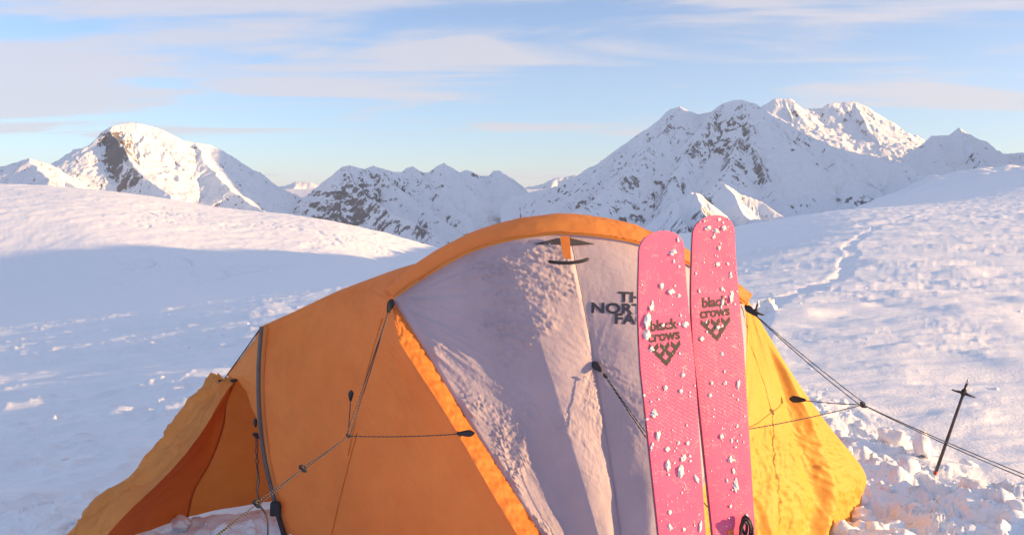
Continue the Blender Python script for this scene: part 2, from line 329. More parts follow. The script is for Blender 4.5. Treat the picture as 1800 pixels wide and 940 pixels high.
# ------------------------------------------------------------------ mountains: height fields grown from ridge lines
def mountain(name, label, ridges, pxr, yrange, nc, nr, rough=1.0, rockbias=0.0, foot=-900, seed=0, rockfun=None):
    px = np.linspace(pxr[0], pxr[1], nc); yy = np.linspace(yrange[0], yrange[1], nr)
    X = (px[None, :] - 900) / F * yy[:, None]; Y = np.repeat(yy[:, None], nc, 1)
    wx = X + 34 * rough * fbm(X / 240, Y / 240, 3, seed + 1); wy = Y + 34 * rough * fbm(X / 240, Y / 240, 3, seed + 2)
    H = np.full(X.shape, -1e9); T = np.zeros(X.shape); D = np.zeros(X.shape)
    toff = 0
    for rd in ridges:
        pts = [W(p, r, y) for p, r, y in rd['pts']]; s1 = rd.get('s', 1.0); s2 = rd.get('s2', 0.45); L = rd.get('L', 420)
        arc = toff
        for a, b in zip(pts[:-1], pts[1:]):
            vx, vy = b[0] - a[0], b[1] - a[1]; ll = vx * vx + vy * vy
            t = np.clip(((wx - a[0]) * vx + (wy - a[1]) * vy) / ll, 0, 1)
            d = np.hypot(wx - a[0] - t * vx, wy - a[1] - t * vy)
            h = a[2] + (b[2] - a[2]) * t - (s2 * d + (s1 - s2) * L * (1 - np.exp(-d / L)))
            m = h > H
            H = np.where(m, h, H); T = np.where(m, arc + t * math.sqrt(ll), T); D = np.where(m, d, D)
            arc += math.sqrt(ll)
        toff += 7000
    k = sstep(0, 260, D)
    flute = ridged(T / 150 + 0.4 * perlin(X / 150, Y / 150, seed + 5), D / 900, 3, seed + 6) - 0.9
    H = H + rough * (k * 30 * flute + (0.2 + 0.8 * k) * 16 * (ridged(X / 260, Y / 260, 4, seed + 8) - 0.9) + 6 * (0.35 + 0.65 * k) * fbm(X / 60, Y / 60, 3, seed + 9) + 11 * sstep(0, 60, D) * (ridged(T / 46 + 0.5 * perlin(X / 60, Y / 60, seed + 13), D / 300, 2, seed + 12) - 0.8))
    H = np.maximum(H, foot)
    P = np.stack([X, Y, H], -1)
    me = grid_mesh(name, P)
    # rock shows where it is too steep for snow
    gy_, gx_ = np.gradient(H); dxs = np.gradient(X, axis=1); dyy = np.gradient(Y, axis=0)
    sx = gx_ / dxs; sy = (gy_ - sx * np.gradient(X, axis=0)) / dyy
    steep = np.hypot(sx, sy)
    rock = 0.42 * sstep(0.6, 1.4, steep) + 0.20 * fbm(X / 420, Y / 420, 2, seed + 20) + 0.40 * (ridged(T / 75 + 0.3 * perlin(X / 90, Y / 90, seed + 23), D / 330, 3, seed + 21) - 0.85) * sstep(0, 80, D) + rockbias
    if rockfun is not None: rock = rock + 0.75 * rockfun(900 + F * X / Y, 330 - F * (H - EYE) / Y)
    attr(me, 'rock', rock)
    return tag(link(name, me, M_MTN), label, kind='structure')

def blob(px, py, cx, cy, rx, ry, a): return a * np.exp(-((px - cx) / rx) ** 2 - ((py - cy) / ry) ** 2)
def R(*p, **k): return dict(pts=p, **k)

# left dome-shaped peak
mountain('mountain_left', 'broad snowy peak with a dark cliff on its left', [
    R((112, 290, 6700), (140, 270, 6850), (178, 256, 7000), (186, 232, 7100), (200, 220, 7200), (228, 215, 7300), (256, 218, 7350), (286, 226, 7400), (318, 246, 7500), (345, 250, 7550), (372, 254, 7650), (392, 264, 7700), (416, 279, 7750), (430, 296, 7780), (462, 328, 7800), (492, 356, 7800), (520, 380, 7800), s=0.85, s2=0.5),
    R((190, 230, 7100), (215, 256, 6800), (238, 290, 6500), (262, 318, 6250), (300, 345, 5900), s=1.25, s2=0.6, L=300),
    R((345, 250, 7550), (362, 285, 7150), (392, 322, 6700), (430, 352, 6300), (470, 375, 6000), s=0.7, s2=0.5),
    R((178, 256, 7000), (150, 290, 6650), (120, 312, 6400), s=0.8, s2=0.5),
    R((430, 296, 7780), (450, 325, 7500), (480, 355, 7200), s=0.9),
    ], (60, 560), (5300, 8600), 420, 240, 0.85, 0.0, seed=300,
    rockfun=lambda p, q: blob(p, q, 205, 270, 26, 45, 0.75) + blob(p, q, 250, 325, 30, 22, 0.45) + blob(p, q, 150, 290, 30, 25, 0.25) + blob(p, q, 410, 300, 40, 40, 0.25) - blob(p, q, 300, 300, 45, 55, 0.35))
mountain('mountain_far_left', 'low rocky summit at the far left', [
    R((-120, 300, 6300), (-40, 305, 6300), (0, 292, 6300), (28, 284, 6300), (50, 277, 6300), (76, 284, 6300), (100, 294, 6300), (108, 318, 6200), (150, 335, 6000), s=0.8),
    R((50, 277, 6300), (70, 300, 6000), (90, 318, 5700), s=0.8)], (-200, 180), (5000, 6900), 220, 110, 0.8, 0.12, seed=340)
# shaded range in the middle
mountain('mountain_middle', 'shaded blue range of jagged peaks in the middle', [
    R((538, 380, 7400), (560, 345, 7500), (580, 315, 7550), (600, 293, 7600), (613, 290, 7650), (640, 297, 7750), (655, 291, 7800), (690, 302, 7900), (706, 302, 7950), (718, 294, 8000), (730, 293, 8000), (745, 303, 8050), (757, 303, 8100), (767, 293, 8100), (778, 286, 8100), (790, 292, 8150), (810, 303, 8200), (820, 298, 8200), (836, 308, 8250), (856, 309, 8300), (866, 300, 8300), (880, 299, 8300), (896, 311, 8300), (920, 328, 8300), s=1.0, s2=0.55),
    R((603, 293, 7600), (622, 325, 7350), (655, 352, 7100), (700, 380, 6800), (760, 405, 6500), s=0.95, s2=0.6),
    R((655, 291, 7800), (690, 325, 7550), (735, 355, 7300), (780, 385, 7000), s=0.85),
    R((725, 293, 8000), (755, 325, 7750), (790, 355, 7450), (825, 385, 7100), s=0.85),
    R((778, 286, 8100), (805, 315, 7850), (835, 345, 7550), s=0.85),
    R((600, 295, 7600), (590, 340, 7300), (575, 375, 7000), s=1.0),
    ], (500, 980), (6100, 8800), 400, 230, 0.9, 0.05, seed=400,
    rockfun=lambda p, q: blob(p, q, 610, 355, 60, 40, 0.5) + blob(p, q, 700, 400, 60, 18, 0.35) + blob(p, q, 690, 345, 60, 25, 0.15) - blob(p, q, 880, 350, 55, 35, 0.6))
mountain('mountain_distance', 'faint snowy ridge on the far horizon', [
    R((380, 340, 14000), (475, 328, 14000), (500, 325, 14000), (522, 319, 14000), (545, 320, 14000), (570, 326, 14000), (640, 338, 14500), (900, 334, 15000), (935, 327, 15000), (960, 322, 14500), (976, 312, 14000), (990, 310, 14000), (1012, 306, 14000), (1060, 320, 14000), s=0.6),
    R((522, 319, 14000), (505, 350, 13000), s=0.6), R((976, 312, 14000), (960, 345, 13000), s=0.6)], (340, 1100), (11500, 15500), 260, 50, 1.3, 0.0, foot=-900, seed=440)
# right massif
mountain('mountain_right', 'great snowy massif with two summits on the right', [
    R((900, 345, 7300), (960, 332, 7300), (1000, 318, 7300), (1022, 304, 7300), (1060, 278, 7300), (1100, 250, 7300), (1140, 222, 7350), (1165, 205, 7350), (1180, 191, 7400), (1194, 187, 7400), (1210, 194, 7450), (1228, 201, 7500), (1250, 196, 7600), (1268, 183, 7300), (1286, 177, 7250), (1304, 175, 7200), (1324, 181, 7200), (1346, 194, 7150), (1372, 210, 7050), (1400, 226, 6950), (1430, 240, 6850), (1462, 257, 6700), (1510, 270, 6600), (1550, 277, 6500), (1590, 286, 6400), (1640, 320, 6300), s=0.95, s2=0.6),
    R((1268, 183, 7300), (1246, 208, 7000), (1226, 236, 6800), (1212, 262, 6600), (1190, 300, 6300), (1180, 340, 6000), (1172, 395, 5500), s=1.15, s2=0.65),
    R((1304, 175, 7200), (1316, 215, 6850), (1326, 255, 6550), (1334, 285, 6300), (1352, 320, 6000), (1372, 348, 5750), (1395, 370, 5500), s=1.1, s2=0.7),
    R((1188, 190, 7400), (1160, 235, 7000), (1120, 285, 6600), (1075, 330, 6200), (1030, 362, 5850), (975, 388, 5500), s=0.9, s2=0.6),
    R((1300, 240, 6700), (1285, 285, 6300), (1275, 320, 6000), (1240, 360, 5600), s=0.9),
    R((1462, 257, 6700), (1478, 290, 6350), (1500, 325, 6000), s=0.8),
    R((1575, 283, 6450), (1585, 310, 6200), (1600, 335, 5950), s=0.8),
    R((1100, 250, 7300), (1060, 300, 6900), (1010, 340, 6500), (960, 370, 6200), s=0.8),
    ], (880, 1680), (4900, 8000), 680, 340, 0.8, 0.0, seed=500,
    rockfun=lambda p, q: blob(p, q, 1262, 240, 45, 45, 0.5) + blob(p, q, 1120, 315, 40, 35, 0.35) + blob(p, q, 1020, 355, 40, 25, 0.3) + blob(p, q, 1330, 300, 25, 45, 0.3) - blob(p, q, 1225, 225, 14, 20, 0.4) - blob(p, q, 1440, 310, 80, 45, 0.3))
mountain('mountain_behind', 'flat-topped snowy summits behind the massif', [
    R((1320, 200, 9300), (1346, 182, 9300), (1362, 173, 9300), (1388, 173, 9300), (1400, 186, 9300), (1410, 191, 9300), (1444, 190, 9300), (1456, 182, 9300), (1480, 179, 9300), (1502, 178, 9300), (1530, 188, 9250), (1546, 198, 9200), (1580, 226, 9100), (1606, 246, 9000), (1634, 252, 9000), (1680, 262, 9000), s=1.0),
    R((1502, 178, 9300), (1520, 215, 8900), (1545, 250, 8500), (1575, 290, 8100), s=0.9),
    R((1380, 173, 9300), (1395, 215, 8900), (1420, 260, 8500), s=0.9)], (1290, 1720), (7800, 9900), 320, 130, 0.9, 0.0, seed=560)
mountain('mountain_far_right', 'pointed snowy summit at the far right', [
    R((1610, 262, 7600), (1640, 238, 7600), (1664, 237, 7600), (1678, 233, 7600), (1689, 224, 7600), (1704, 238, 7600), (1730, 249, 7600), (1744, 262, 7600), (1764, 270, 7600), (1786, 268, 7600), (1800, 268, 7600), (1850, 285, 7600), (2000, 270, 7600), s=0.9),
    R((1690, 224, 7600), (1714, 260, 7200), (1734, 290, 6850), (1752, 318, 6500), s=1.25, s2=0.8),
    R((1642, 238, 7600), (1650, 280, 7100), s=0.9)], (1580, 2050), (6000, 8200), 300, 140, 0.8, 0.0, seed=600)
# two lit foothills below the massif
mountain('foothill', 'sunlit rocky foothills below the massif', [
    R((1170, 372, 4300), (1190, 352, 4300), (1214, 337, 4300), (1232, 340, 4300), (1248, 356, 4250), (1268, 378, 4200), (1292, 402, 4100), s=1.0),
    R((1222, 338, 4300), (1236, 372, 4050), (1250, 410, 3800), s=1.0), R((1192, 352, 4300), (1198, 385, 4050), (1210, 420, 3800), s=1.1),
    R((1246, 336, 4700), (1270, 318, 4700), (1300, 340, 4650), (1342, 354, 4600), (1366, 372, 4500), (1400, 390, 4400), s=1.0),
    R((1272, 319, 4700), (1290, 350, 4450), (1315, 385, 4200), s=0.95)], (1140, 1430), (3500, 5300), 280, 170, 0.55, 0.02, seed=640)

# the high peak east of the view whose shadow lies across the valley
mountain('mountain_east', 'high snowy peak out of view to the right', [
    R((2420, -60, 5350), (2500, -130, 5600), (2560, -110, 5900), (2600, 0, 6300), s=0.95, s2=0.9), R((2500, -130, 5600), (2350, 60, 6300), s=1.0, s2=0.9)], (1830, 3100), (4000, 8000), 110, 70, 1.0, 0.0, seed=700)

# ------------------------------------------------------------------ the air
def box_mesh(name, lo, hi):
    bm = bmesh.new(); bmesh.ops.create_cube(bm, size=1.0)
    for v_ in bm.verts: v_.co = Vector([(lo[i] + hi[i]) / 2 + v_.co[i] * (hi[i] - lo[i]) for i in range(3)])
    me = bpy.data.meshes.new(name); bm.to_mesh(me); bm.free(); return me
hm, hn, hlk = mat('haze'); ho = N(hn, 'ShaderNodeOutputMaterial'); hv = N(hn, 'ShaderNodeVolumePrincipled'); hlk.new(hv.outputs[0], ho.inputs['Volume'])
hv.inputs['Color'].default_value = (0.70, 0.84, 1.0, 1); hv.inputs['Density'].default_value = 1.8e-5; hv.inputs['Anisotropy'].default_value = 0.2
tag(link('haze', box_mesh('haze', (-17000, -4000, -1300), (17000, 17500, 2600)), hm), 'thin cold haze over the valley', kind='stuff')

# ------------------------------------------------------------------ fabrics, cords, plastics
def fabric(name, c1, c2, trans=0.3, rough=0.55, weave=900, tint=None, sheen=0.0, bump=0.0):
    m, n, l = mat(name)
    out = N(n, 'ShaderNodeOutputMaterial'); b = N(n, 'ShaderNodeBsdfPrincipled'); t = N(n, 'ShaderNodeBsdfTranslucent'); mx = N(n, 'ShaderNodeMixShader')
    v = N(n, 'ShaderNodeTexCoord').outputs['Object']
    a = noise(n, l, 3.5, 6, 0.62, v); w = noise(n, l, 420, 2, 0.5, v); g = noise(n, l, 38, 5, 0.6, v)
    c = mixrgb(n, l, maprange(n, l, a.outputs['Fac'], 0.32, 0.68), c1, c2)
    l.new(c, b.inputs['Base Color']); l.new(mixrgb(n, l, 1.0, c, tint or (1, 1, 1), 'MULTIPLY'), t.inputs['Color'])
    b.inputs['Roughness'].default_value = rough; b.inputs['Specular IOR Level'].default_value = 0.3
    bp = N(n, 'ShaderNodeBump'); bp.inputs['Strength'].default_value = 0.12; bp.inputs['Distance'].default_value = 0.002; l.new(w.outputs['Fac'], bp.inputs['Height'])
    bp2 = N(n, 'ShaderNodeBump'); bp2.inputs['Strength'].default_value = 0.10 + bump; bp2.inputs['Distance'].default_value = 0.008; l.new(g.outputs['Fac'], bp2.inputs['Height'])
    l.new(bp.outputs[0], bp2.inputs['Normal']); l.new(bp2.outputs[0], b.inputs['Normal'])
    mx.inputs[0].default_value = trans; l.new(b.outputs[0], mx.inputs[1]); l.new(t.outputs[0], mx.inputs[2]); l.new(mx.outputs[0], out.inputs[0])
    return m
def plain(name, c, rough=0.5, metal=0.0, var=0.25, scale=40, bump=0.15):
    m, n, l = mat(name)
    out = N(n, 'ShaderNodeOutputMaterial'); b = N(n, 'ShaderNodeBsdfPrincipled'); l.new(b.outputs[0], out.inputs[0])
    v = N(n, 'ShaderNodeTexCoord').outputs['Object']; a = noise(n, l, scale, 4, 0.6, v)
    l.new(mixrgb(n, l, maprange(n, l, a.outputs['Fac'], 0.3, 0.7), tuple(x * (1 - var) for x in c), tuple(min(1, x * (1 + var)) for x in c)), b.inputs['Base Color'])
    b.inputs['Roughness'].default_value = rough; b.inputs['Metallic'].default_value = metal
    bp = N(n, 'ShaderNodeBump'); bp.inputs['Strength'].default_value = bump; bp.inputs['Distance'].default_value = 0.002; l.new(a.outputs['Fac'], bp.inputs['Height']); l.new(bp.outputs[0], b.inputs['Normal'])
    return m
def cord_material():
    m, n, l = mat('cord')
    out = N(n, 'ShaderNodeOutputMaterial'); b = N(n, 'ShaderNodeBsdfPrincipled'); l.new(b.outputs[0], out.inputs[0])
    v = N(n, 'ShaderNodeTexCoord').outputs['Object']
    wv = N(n, 'ShaderNodeTexWave'); wv.inputs['Scale'].default_value = 45; wv.bands_direction = 'DIAGONAL'; wv.inputs['Distortion'].default_value = 0.5; l.new(v, wv.inputs['Vector'])
    l.new(mixrgb(n, l, maprange(n, l, wv.outputs['Fac'], 0.95, 0.99), (0.012, 0.014, 0.022), (0.45, 0.45, 0.48)), b.inputs['Base Color']); b.inputs['Roughness'].default_value = 0.7
    return m
M_GOLD = fabric('gold_fabric', (0.78, 0.38, 0.125), (0.90, 0.47, 0.155), 0.55, tint=(1.0, 0.82, 0.6))
M_YELLOW = fabric('yellow_fabric', (0.74, 0.42, 0.075), (0.80, 0.48, 0.10), 0.30, tint=(1.0, 0.8, 0.5), bump=0.1)
M_ORANGE = fabric('orange_fabric', (0.64, 0.22, 0.05), (0.72, 0.27, 0.065), 0.28, tint=(1, 0.75, 0.5), bump=0.1)
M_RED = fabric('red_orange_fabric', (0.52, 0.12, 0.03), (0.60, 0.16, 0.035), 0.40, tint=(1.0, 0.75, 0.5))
M_GREY = fabric('grey_fabric', (0.395, 0.37, 0.455), (0.48, 0.445, 0.535), 0.15, bump=0.22)
M_BLACK = plain('black_webbing', (0.018, 0.02, 0.028), 0.6)
M_INK = plain('navy_print', (0.02, 0.027, 0.055), 0.55, scale=200)
M_TRIM = plain('grey_trim', (0.10, 0.10, 0.11), 0.55)
M_CORD = cord_material()
M_VENT = plain('vent_mesh', (0.04, 0.045, 0.065), 0.7, scale=500, bump=0.5)

# ------------------------------------------------------------------ surface tools
def curve(pts, n, world=True):
    P = np.array([W(*p) for p in pts]) if world else np.array(pts, float)
    if len(P) == 2: P = np.linspace(P[0], P[1], 3)
    E = np.vstack([2 * P[0] - P[1], P, 2 * P[-1] - P[-2]])
    out = []
    for i in range(1, len(E) - 2):
        p0, p1, p2, p3 = E[i - 1], E[i], E[i + 1], E[i + 2]
        t = np.linspace(0, 1, 24, endpoint=False)[:, None]
        out.append(0.5 * ((2 * p1) + (-p0 + p2) * t + (2 * p0 - 5 * p1 + 4 * p2 - p3) * t ** 2 + (-p0 + 3 * p1 - 3 * p2 + p3) * t ** 3))
    out.append(P[-1:]); Q = np.vstack(out)
    s = np.concatenate([[0], np.cumsum(np.linalg.norm(np.diff(Q, axis=0), axis=1))])
    q = np.linspace(0, s[-1], n)
    return np.stack([np.interp(q, s, Q[:, k]) for k in range(3)], 1)
def coons(top, bottom, left, right):
    nu, nv = len(top), len(left)
    u = np.linspace(0, 1, nu)[None, :, None]; v = np.linspace(0, 1, nv)[:, None, None]
    A = (1 - v) * top[None] + v * bottom[None]; B = (1 - u) * left[:, None] + u * right[:, None]
    C = (1 - u) * (1 - v) * top[0] + u * (1 - v) * top[-1] + (1 - u) * v * bottom[0] + u * v * bottom[-1]
    return A + B - C
def normals(P):
    du = np.gradient(P, axis=1); dv = np.gradient(P, axis=0); n = np.cross(du, dv)
    n /= np.linalg.norm(n, axis=2, keepdims=True) + 1e-12
    view = np.array([0, 0, EYE]) - P
    s = np.sign((n * view).sum(2).mean()); return n * s
def push(P, d): return P + normals(P) * d[..., None]
def UVm(P):
    """metric coordinates over a patch"""
    a = np.linalg.norm(np.diff(P, axis=1), axis=2).mean(0); b = np.linalg.norm(np.diff(P, axis=0), axis=2).mean(1)
    u = np.concatenate([[0], np.cumsum(a)]); v = np.concatenate([[0], np.cumsum(b)])
    return np.meshgrid(u, v)
def tube_mesh(name, pts, r, n=8, taper=None):
    pts = np.asarray(pts, float); m = len(pts)
    T = np.gradient(pts, axis=0); T /= np.linalg.norm(T, axis=1, keepdims=True) + 1e-12
    ref = np.array([0.31, 0.2, 0.93]); ref = ref / np.linalg.norm(ref)
    A = np.cross(T, ref); A /= np.linalg.norm(A, axis=1, keepdims=True) + 1e-9; B = np.cross(T, A)
    rr = np.full(m, r) if np.isscalar(r) else np.asarray(r)
    ang = np.linspace(0, 2 * math.pi, n, endpoint=False)
    ring = pts[:, None] + rr[:, None, None] * (np.cos(ang)[None, :, None] * A[:, None] + np.sin(ang)[None, :, None] * B[:, None])
    P = np.vstack([np.repeat(pts[:1], n, 0)[None], ring, np.repeat(pts[-1:], n, 0)[None]])
    return grid_mesh(name, P, closed=True)
def sag(a, b, s, n=14, wob=0.0):
    t = np.linspace(0, 1, n)[:, None]; p = a * (1 - t) + b * t; p[:, 2] -= s * 4 * t[:, 0] * (1 - t[:, 0])
    if wob: p += wob * np.stack([perlin(t[:, 0] * 9, t[:, 0] * 0 + 3.3, 5), perlin(t[:, 0] * 9, t[:, 0] * 0 + 7.7, 6), 0 * t[:, 0]], 1)
    return p
def join_meshes(name, mes):
    bm = bmesh.new()
    for q in mes: bm.from_mesh(q)
    me = bpy.data.meshes.new(name); bm.to_mesh(me); bm.free(); return me
def solid(name, outline, thick, origin, ax, ay, an, bevel=0.0):
    """a flat plate with the given outline (2d) and thickness"""
    bm = bmesh.new(); o = Vector(origin); ax, ay, an = Vector(ax), Vector(ay), Vector(an)
    f = [bm.verts.new(o + ax * x + ay * y + an * thick * 0.5) for x, y in outline]; g = [bm.verts.new(o + ax * x + ay * y - an * thick * 0.5) for x, y in outline]
    bm.faces.new(f); bm.faces.new(g[::-1]); k = len(f)
    for i in range(k): bm.faces.new((f[i], g[i], g[(i + 1) % k], f[(i + 1) % k]))
    bmesh.ops.recalc_face_normals(bm, faces=bm.faces)
    if bevel: bmesh.ops.bevel(bm, geom=list(bm.edges), offset=bevel, segments=2, affect='EDGES')
    me = bpy.data.meshes.new(name); bm.to_mesh(me); bm.free(); return me
def clod_mesh(name, seed, sub=3, rough=0.35, angular=0.0):
    """an irregular lump of snow of radius about 1"""
    bm = bmesh.new(); bmesh.ops.create_icosphere(bm, subdivisions=sub, radius=1.0)
    rs = np.random.RandomState(seed); co = np.array([v.co[:] for v in bm.verts])
    if angular:
        for k in range(7):
            d = rs.normal(size=3); d /= np.linalg.norm(d); c = 0.55 + 0.3 * rs.rand(); e = co @ d
            co = co - np.outer(np.maximum(e - c, 0) * angular, d)
    a = co[:, 0] * 1.3 + co[:, 2] * 0.9 + seed * 3.7; b = co[:, 1] * 1.3 - co[:, 2] * 1.1 + seed * 1.3
    k = 1 + rough * (0.7 * perlin(a, b, seed) + 0.45 * perlin(a * 2.3, b * 2.3, seed + 1) + 0.25 * perlin(a * 5.1, b * 5.1, seed + 2) + 0.12 * perlin(a * 11, b * 11, seed + 3))
    co = co * k[:, None]
    for v, c in zip(bm.verts, co): v.co = c
    for f in bm.faces: f.smooth = True
    me = bpy.data.meshes.new(name); bm.to_mesh(me); bm.free(); return me
def raycast_mesh(P):
    from mathutils.bvhtree import BVHTree
    nr, nc = P.shape[:2]; v = [tuple(p) for p in P.reshape(-1, 3)]
    f = [(i * nc + j, i * nc + j + 1, (i + 1) * nc + j + 1, (i + 1) * nc + j) for i in range(nr - 1) for j in range(nc - 1)]
    return BVHTree.FromPolygons(v, f)
def text_mesh(body, bold=0.02, align='LEFT', spacing=1.0, lines=0.8):
    c = bpy.data.curves.new('lettering', 'FONT'); c.body = body; c.align_x = align; c.offset = bold; c.space_character = spacing; c.space_line = lines; c.resolution_u = 4
    o = bpy.data.objects.new('lettering_source', c); col.objects.link(o)
    dg = bpy.context.evaluated_depsgraph_get(); me = bpy.data.meshes.new_from_object(o.evaluated_get(dg))
    bpy.data.objects.remove(o); return me

# ------------------------------------------------------------------ the tent
tent = bpy.data.objects.new('expedition_tent', None); col.objects.link(tent)
tag(tent, 'yellow and orange expedition dome tent with a grey front panel, pitched in the snow', 'tent')
def part(name, me, m, parent=None, label=None):
    o = link(name, me, m, parent or tent)
    if label: o['label'] = label
    return o
NL = (690, 527, 2.78); NR = (1309, 534, 2.94)
hood_low = [(694, 523, 2.775), (760, 480, 2.735), (830, 443, 2.70), (900, 423, 2.67), (960, 414, 2.66), (1010, 413, 2.66), (1080, 421, 2.68), (1140, 435, 2.72), (1210, 466, 2.79), (1270, 505, 2.87), (1309, 536, 2.935)]
hood_top = [(686, 514, 2.88), (735, 468, 2.88), (795, 431, 2.865), (858, 403, 2.85), (920, 387, 2.84), (985, 379, 2.83), (1050, 384, 2.845), (1110, 400, 2.87), (1170, 429, 2.91), (1240, 470, 2.97), (1311, 520, 3.02)]
seam_l = [(692, 530, 2.775), (722, 575, 2.71), (750, 620, 2.65), (800, 702, 2.545), (843, 770, 2.46), (895, 850, 2.37), (951, 937, 2.27), (1030, 1060, 2.15), (1095, 1180, 2.06)]
strip_l = [(688, 530, 2.77), (700, 590, 2.66), (714, 620, 2.605), (760, 690, 2.51), (804, 760, 2.42), (850, 840, 2.33), (908, 937, 2.225), (990, 1060, 2.11), (1075, 1190, 2.02)]
seam_r = [(1309, 536, 2.935), (1312, 590, 2.86), (1305, 690, 2.70), (1274, 770, 2.55), (1240, 845, 2.43), (1195, 970, 2.27), (1125, 1180, 2.06)]
ridge = [(1003, 413, 2.66), (1018, 490, 2.65), (1035, 580, 2.61), (1045, 640, 2.575), (1062, 740, 2.49), (1080, 860, 2.375), (1098, 1000, 2.23), (1110, 1180, 2.06)]
NU, NV = 190, 240
hl = curve(hood_low, 400)
k_mid = int(np.argmin(np.abs(hl[:, 0] - W(1003, 413, 2.66)[0])))
def resamp(C, n):
    s = np.concatenate([[0], np.cumsum(np.linalg.norm(np.diff(C, axis=0), axis=1))]); q = np.linspace(0, s[-1], n)
    return np.stack([np.interp(q, s, C[:, k]) for k in range(3)], 1)
top_l = resamp(hl[:k_mid + 1], NU); top_r = resamp(hl[k_mid:], NU)
sl = curve(seam_l, NV); rg = curve(ridge, NV); sr = curve(seam_r, NV)
top_l[0] = sl[0]; rg[0] = top_l[-1]; top_r[0] = rg[0]; top_r[-1] = sr[0]
bot_l = np.linspace(sl[-1], rg[-1], NU); bot_r = np.linspace(rg[-1], sr[-1], NU)
FL = coons(top_l, bot_l, sl, rg)
u = np.linspace(0, 1, NU)[None, :]; v = np.linspace(0, 1, NV)[:, None]
um, vm = UVm(FL)
# slack between the seam and the ridge, creases fanning out from the two tension points, crisp crinkles near the seam
def fan(P, c, k, seed, stretch=5.0):
    d = P - c; r = np.linalg.norm(d, axis=2) + 1e-4; ang = np.arctan2(d[..., 2], d[..., 0])
    return ridged(ang * k + 0.25 * perlin(r * 6, ang * 5, seed + 3), r * stretch * 0.5, 3, seed) - 0.9, r
c_nl = W(690, 527, 2.78); c_tab = W(1045, 640, 2.575)
f1, r1 = fan(FL, c_nl, 6.5, 21); f2, r2 = fan(FL, c_tab, 4.2, 25)
arch_near = np.exp(-(v * 1.0) / 0.22)
edge_near = np.exp(-u / 0.26) * sstep(0.0, 0.06, v); tab_near = np.exp(-r2 / 0.16); nl_near = np.exp(-r1 / 0.30)
env = sstep(0, 0.04, u) * sstep(1, 0.97, u) * sstep(0, 0.03, v)
def sharp(x, y, o, sd, p=4):
    t = 0; am = 1
    for i in range(o):
        t = t + am * np.clip(1 - 1.5 * np.abs(perlin(x, y, sd + i * 13)), 0, 1) ** p; x = x * 1.9 + 2.2; y = y * 1.9 + 0.7; am *= 0.6
    return t
def creases(um, vm, ang, sd, fa=9, fb=34):
    a = um * math.cos(ang) + vm * math.sin(ang); b = -um * math.sin(ang) + vm * math.cos(ang)
    w = 0.35 * perlin(a * 7, b * 7, sd + 1)
    return sharp(b * fb + w * 2, a * fa, 3, sd)
crk = 0.0042 * creases(um, vm, 0.62, 27, 10, 34) + 0.0032 * creases(um, vm, 0.25, 127, 14, 46) + 0.0020 * creases(um, vm, -0.5, 227, 24, 50)
patchy = sstep(-0.15, 0.25, fbm(um * 3.4, vm * 3.4, 3, 33))
d = -0.032 * np.sin(np.clip(u / 0.68, 0, 1) * math.pi) * sstep(0, 0.2, v) + 0.010 * np.sin(np.clip((u - 0.5) / 0.5, 0, 1) * math.pi)
d = d + env * (f1 * 0.006 * (0.3 + nl_near) + f2 * 0.0045 * (0.12 + 1.2 * tab_near) * (0.3 + 0.7 * patchy))
d = d + env * crk * np.clip(edge_near * 1.6 + 1.0 * nl_near + 1.0 * tab_near + 0.9 * arch_near, 0.04, 1.3) * 1.35 * (0.2 + 0.8 * patchy)
d = d + env * 0.006 * fbm(um * 4 + 0.5 * vm, vm * 2.5, 3, 35)
FL = push(FL, d)
FR = coons(top_r, bot_r, rg, sr); um, vm = UVm(FR)
f2, r2 = fan(FR, c_tab, 4.2, 25)
FRd = env[:, ::-1] * (f2 * 0.0045 * (0.15 + 1.3 * np.exp(-r2 / 0.15)) * (0.3 + 0.7 * patchy) + 0.8 * crk * (0.3 + 0.7 * patchy) * (0.2 + np.exp(-r2 / 0.2)) + 0.008 * fbm(um * 4, vm * 3, 3, 37)) + 0.03 * np.sin(u * math.pi) * sstep(0, 0.2, v)
FR = push(FR, FRd)
front = part('front_panel', join_meshes('front_panel', [grid_mesh('a', FL), grid_mesh('b', FR)]), M_GREY, label='grey frosted front panel')
part('ridge_seam', tube_mesh('ridge_seam', push(rg[None].repeat(2, 0) + np.array([[[0, 0, 0]], [[0, 0, 0.001]]]), np.full((2, NV), 0.0))[0] + np.array([0, -0.001, 0]), 0.0013, 6), M_GREY, front)

# arched hood over the front pole
HL = curve(hood_low, 260); HT = curve(hood_top, 260); nb = 26
t = np.linspace(0, 1, nb)[:, None]
HD = HT[None] * (1 - t[..., None]) + HL[None] * t[..., None]
um, vm = UVm(HD)
bul = 0.035 * np.sin(t * math.pi) ** 0.8 + 0 * um
uu = np.linspace(0, 1, 260)[None, :]
fr = sstep(0.42, 0.6, uu) * sstep(0.0, 0.2, t)
HD = push(HD, bul + 0.003 * fbm(um * 9, vm * 14, 3, 41) + fr * 0.0042 * (ridged(um * 30, vm * 34, 3, 43) - 0.8))
lip = HL + np.array([0, -0.026, 0.012]); lip2 = HL + np.array([0, -0.012, 0.016])
HD = np.concatenate([HD[:-1], lip[None], lip2[None], HL[None] + np.array([0, 0.01, 0.012])])
part('hood', grid_mesh('hood', HD), M_GOLD)

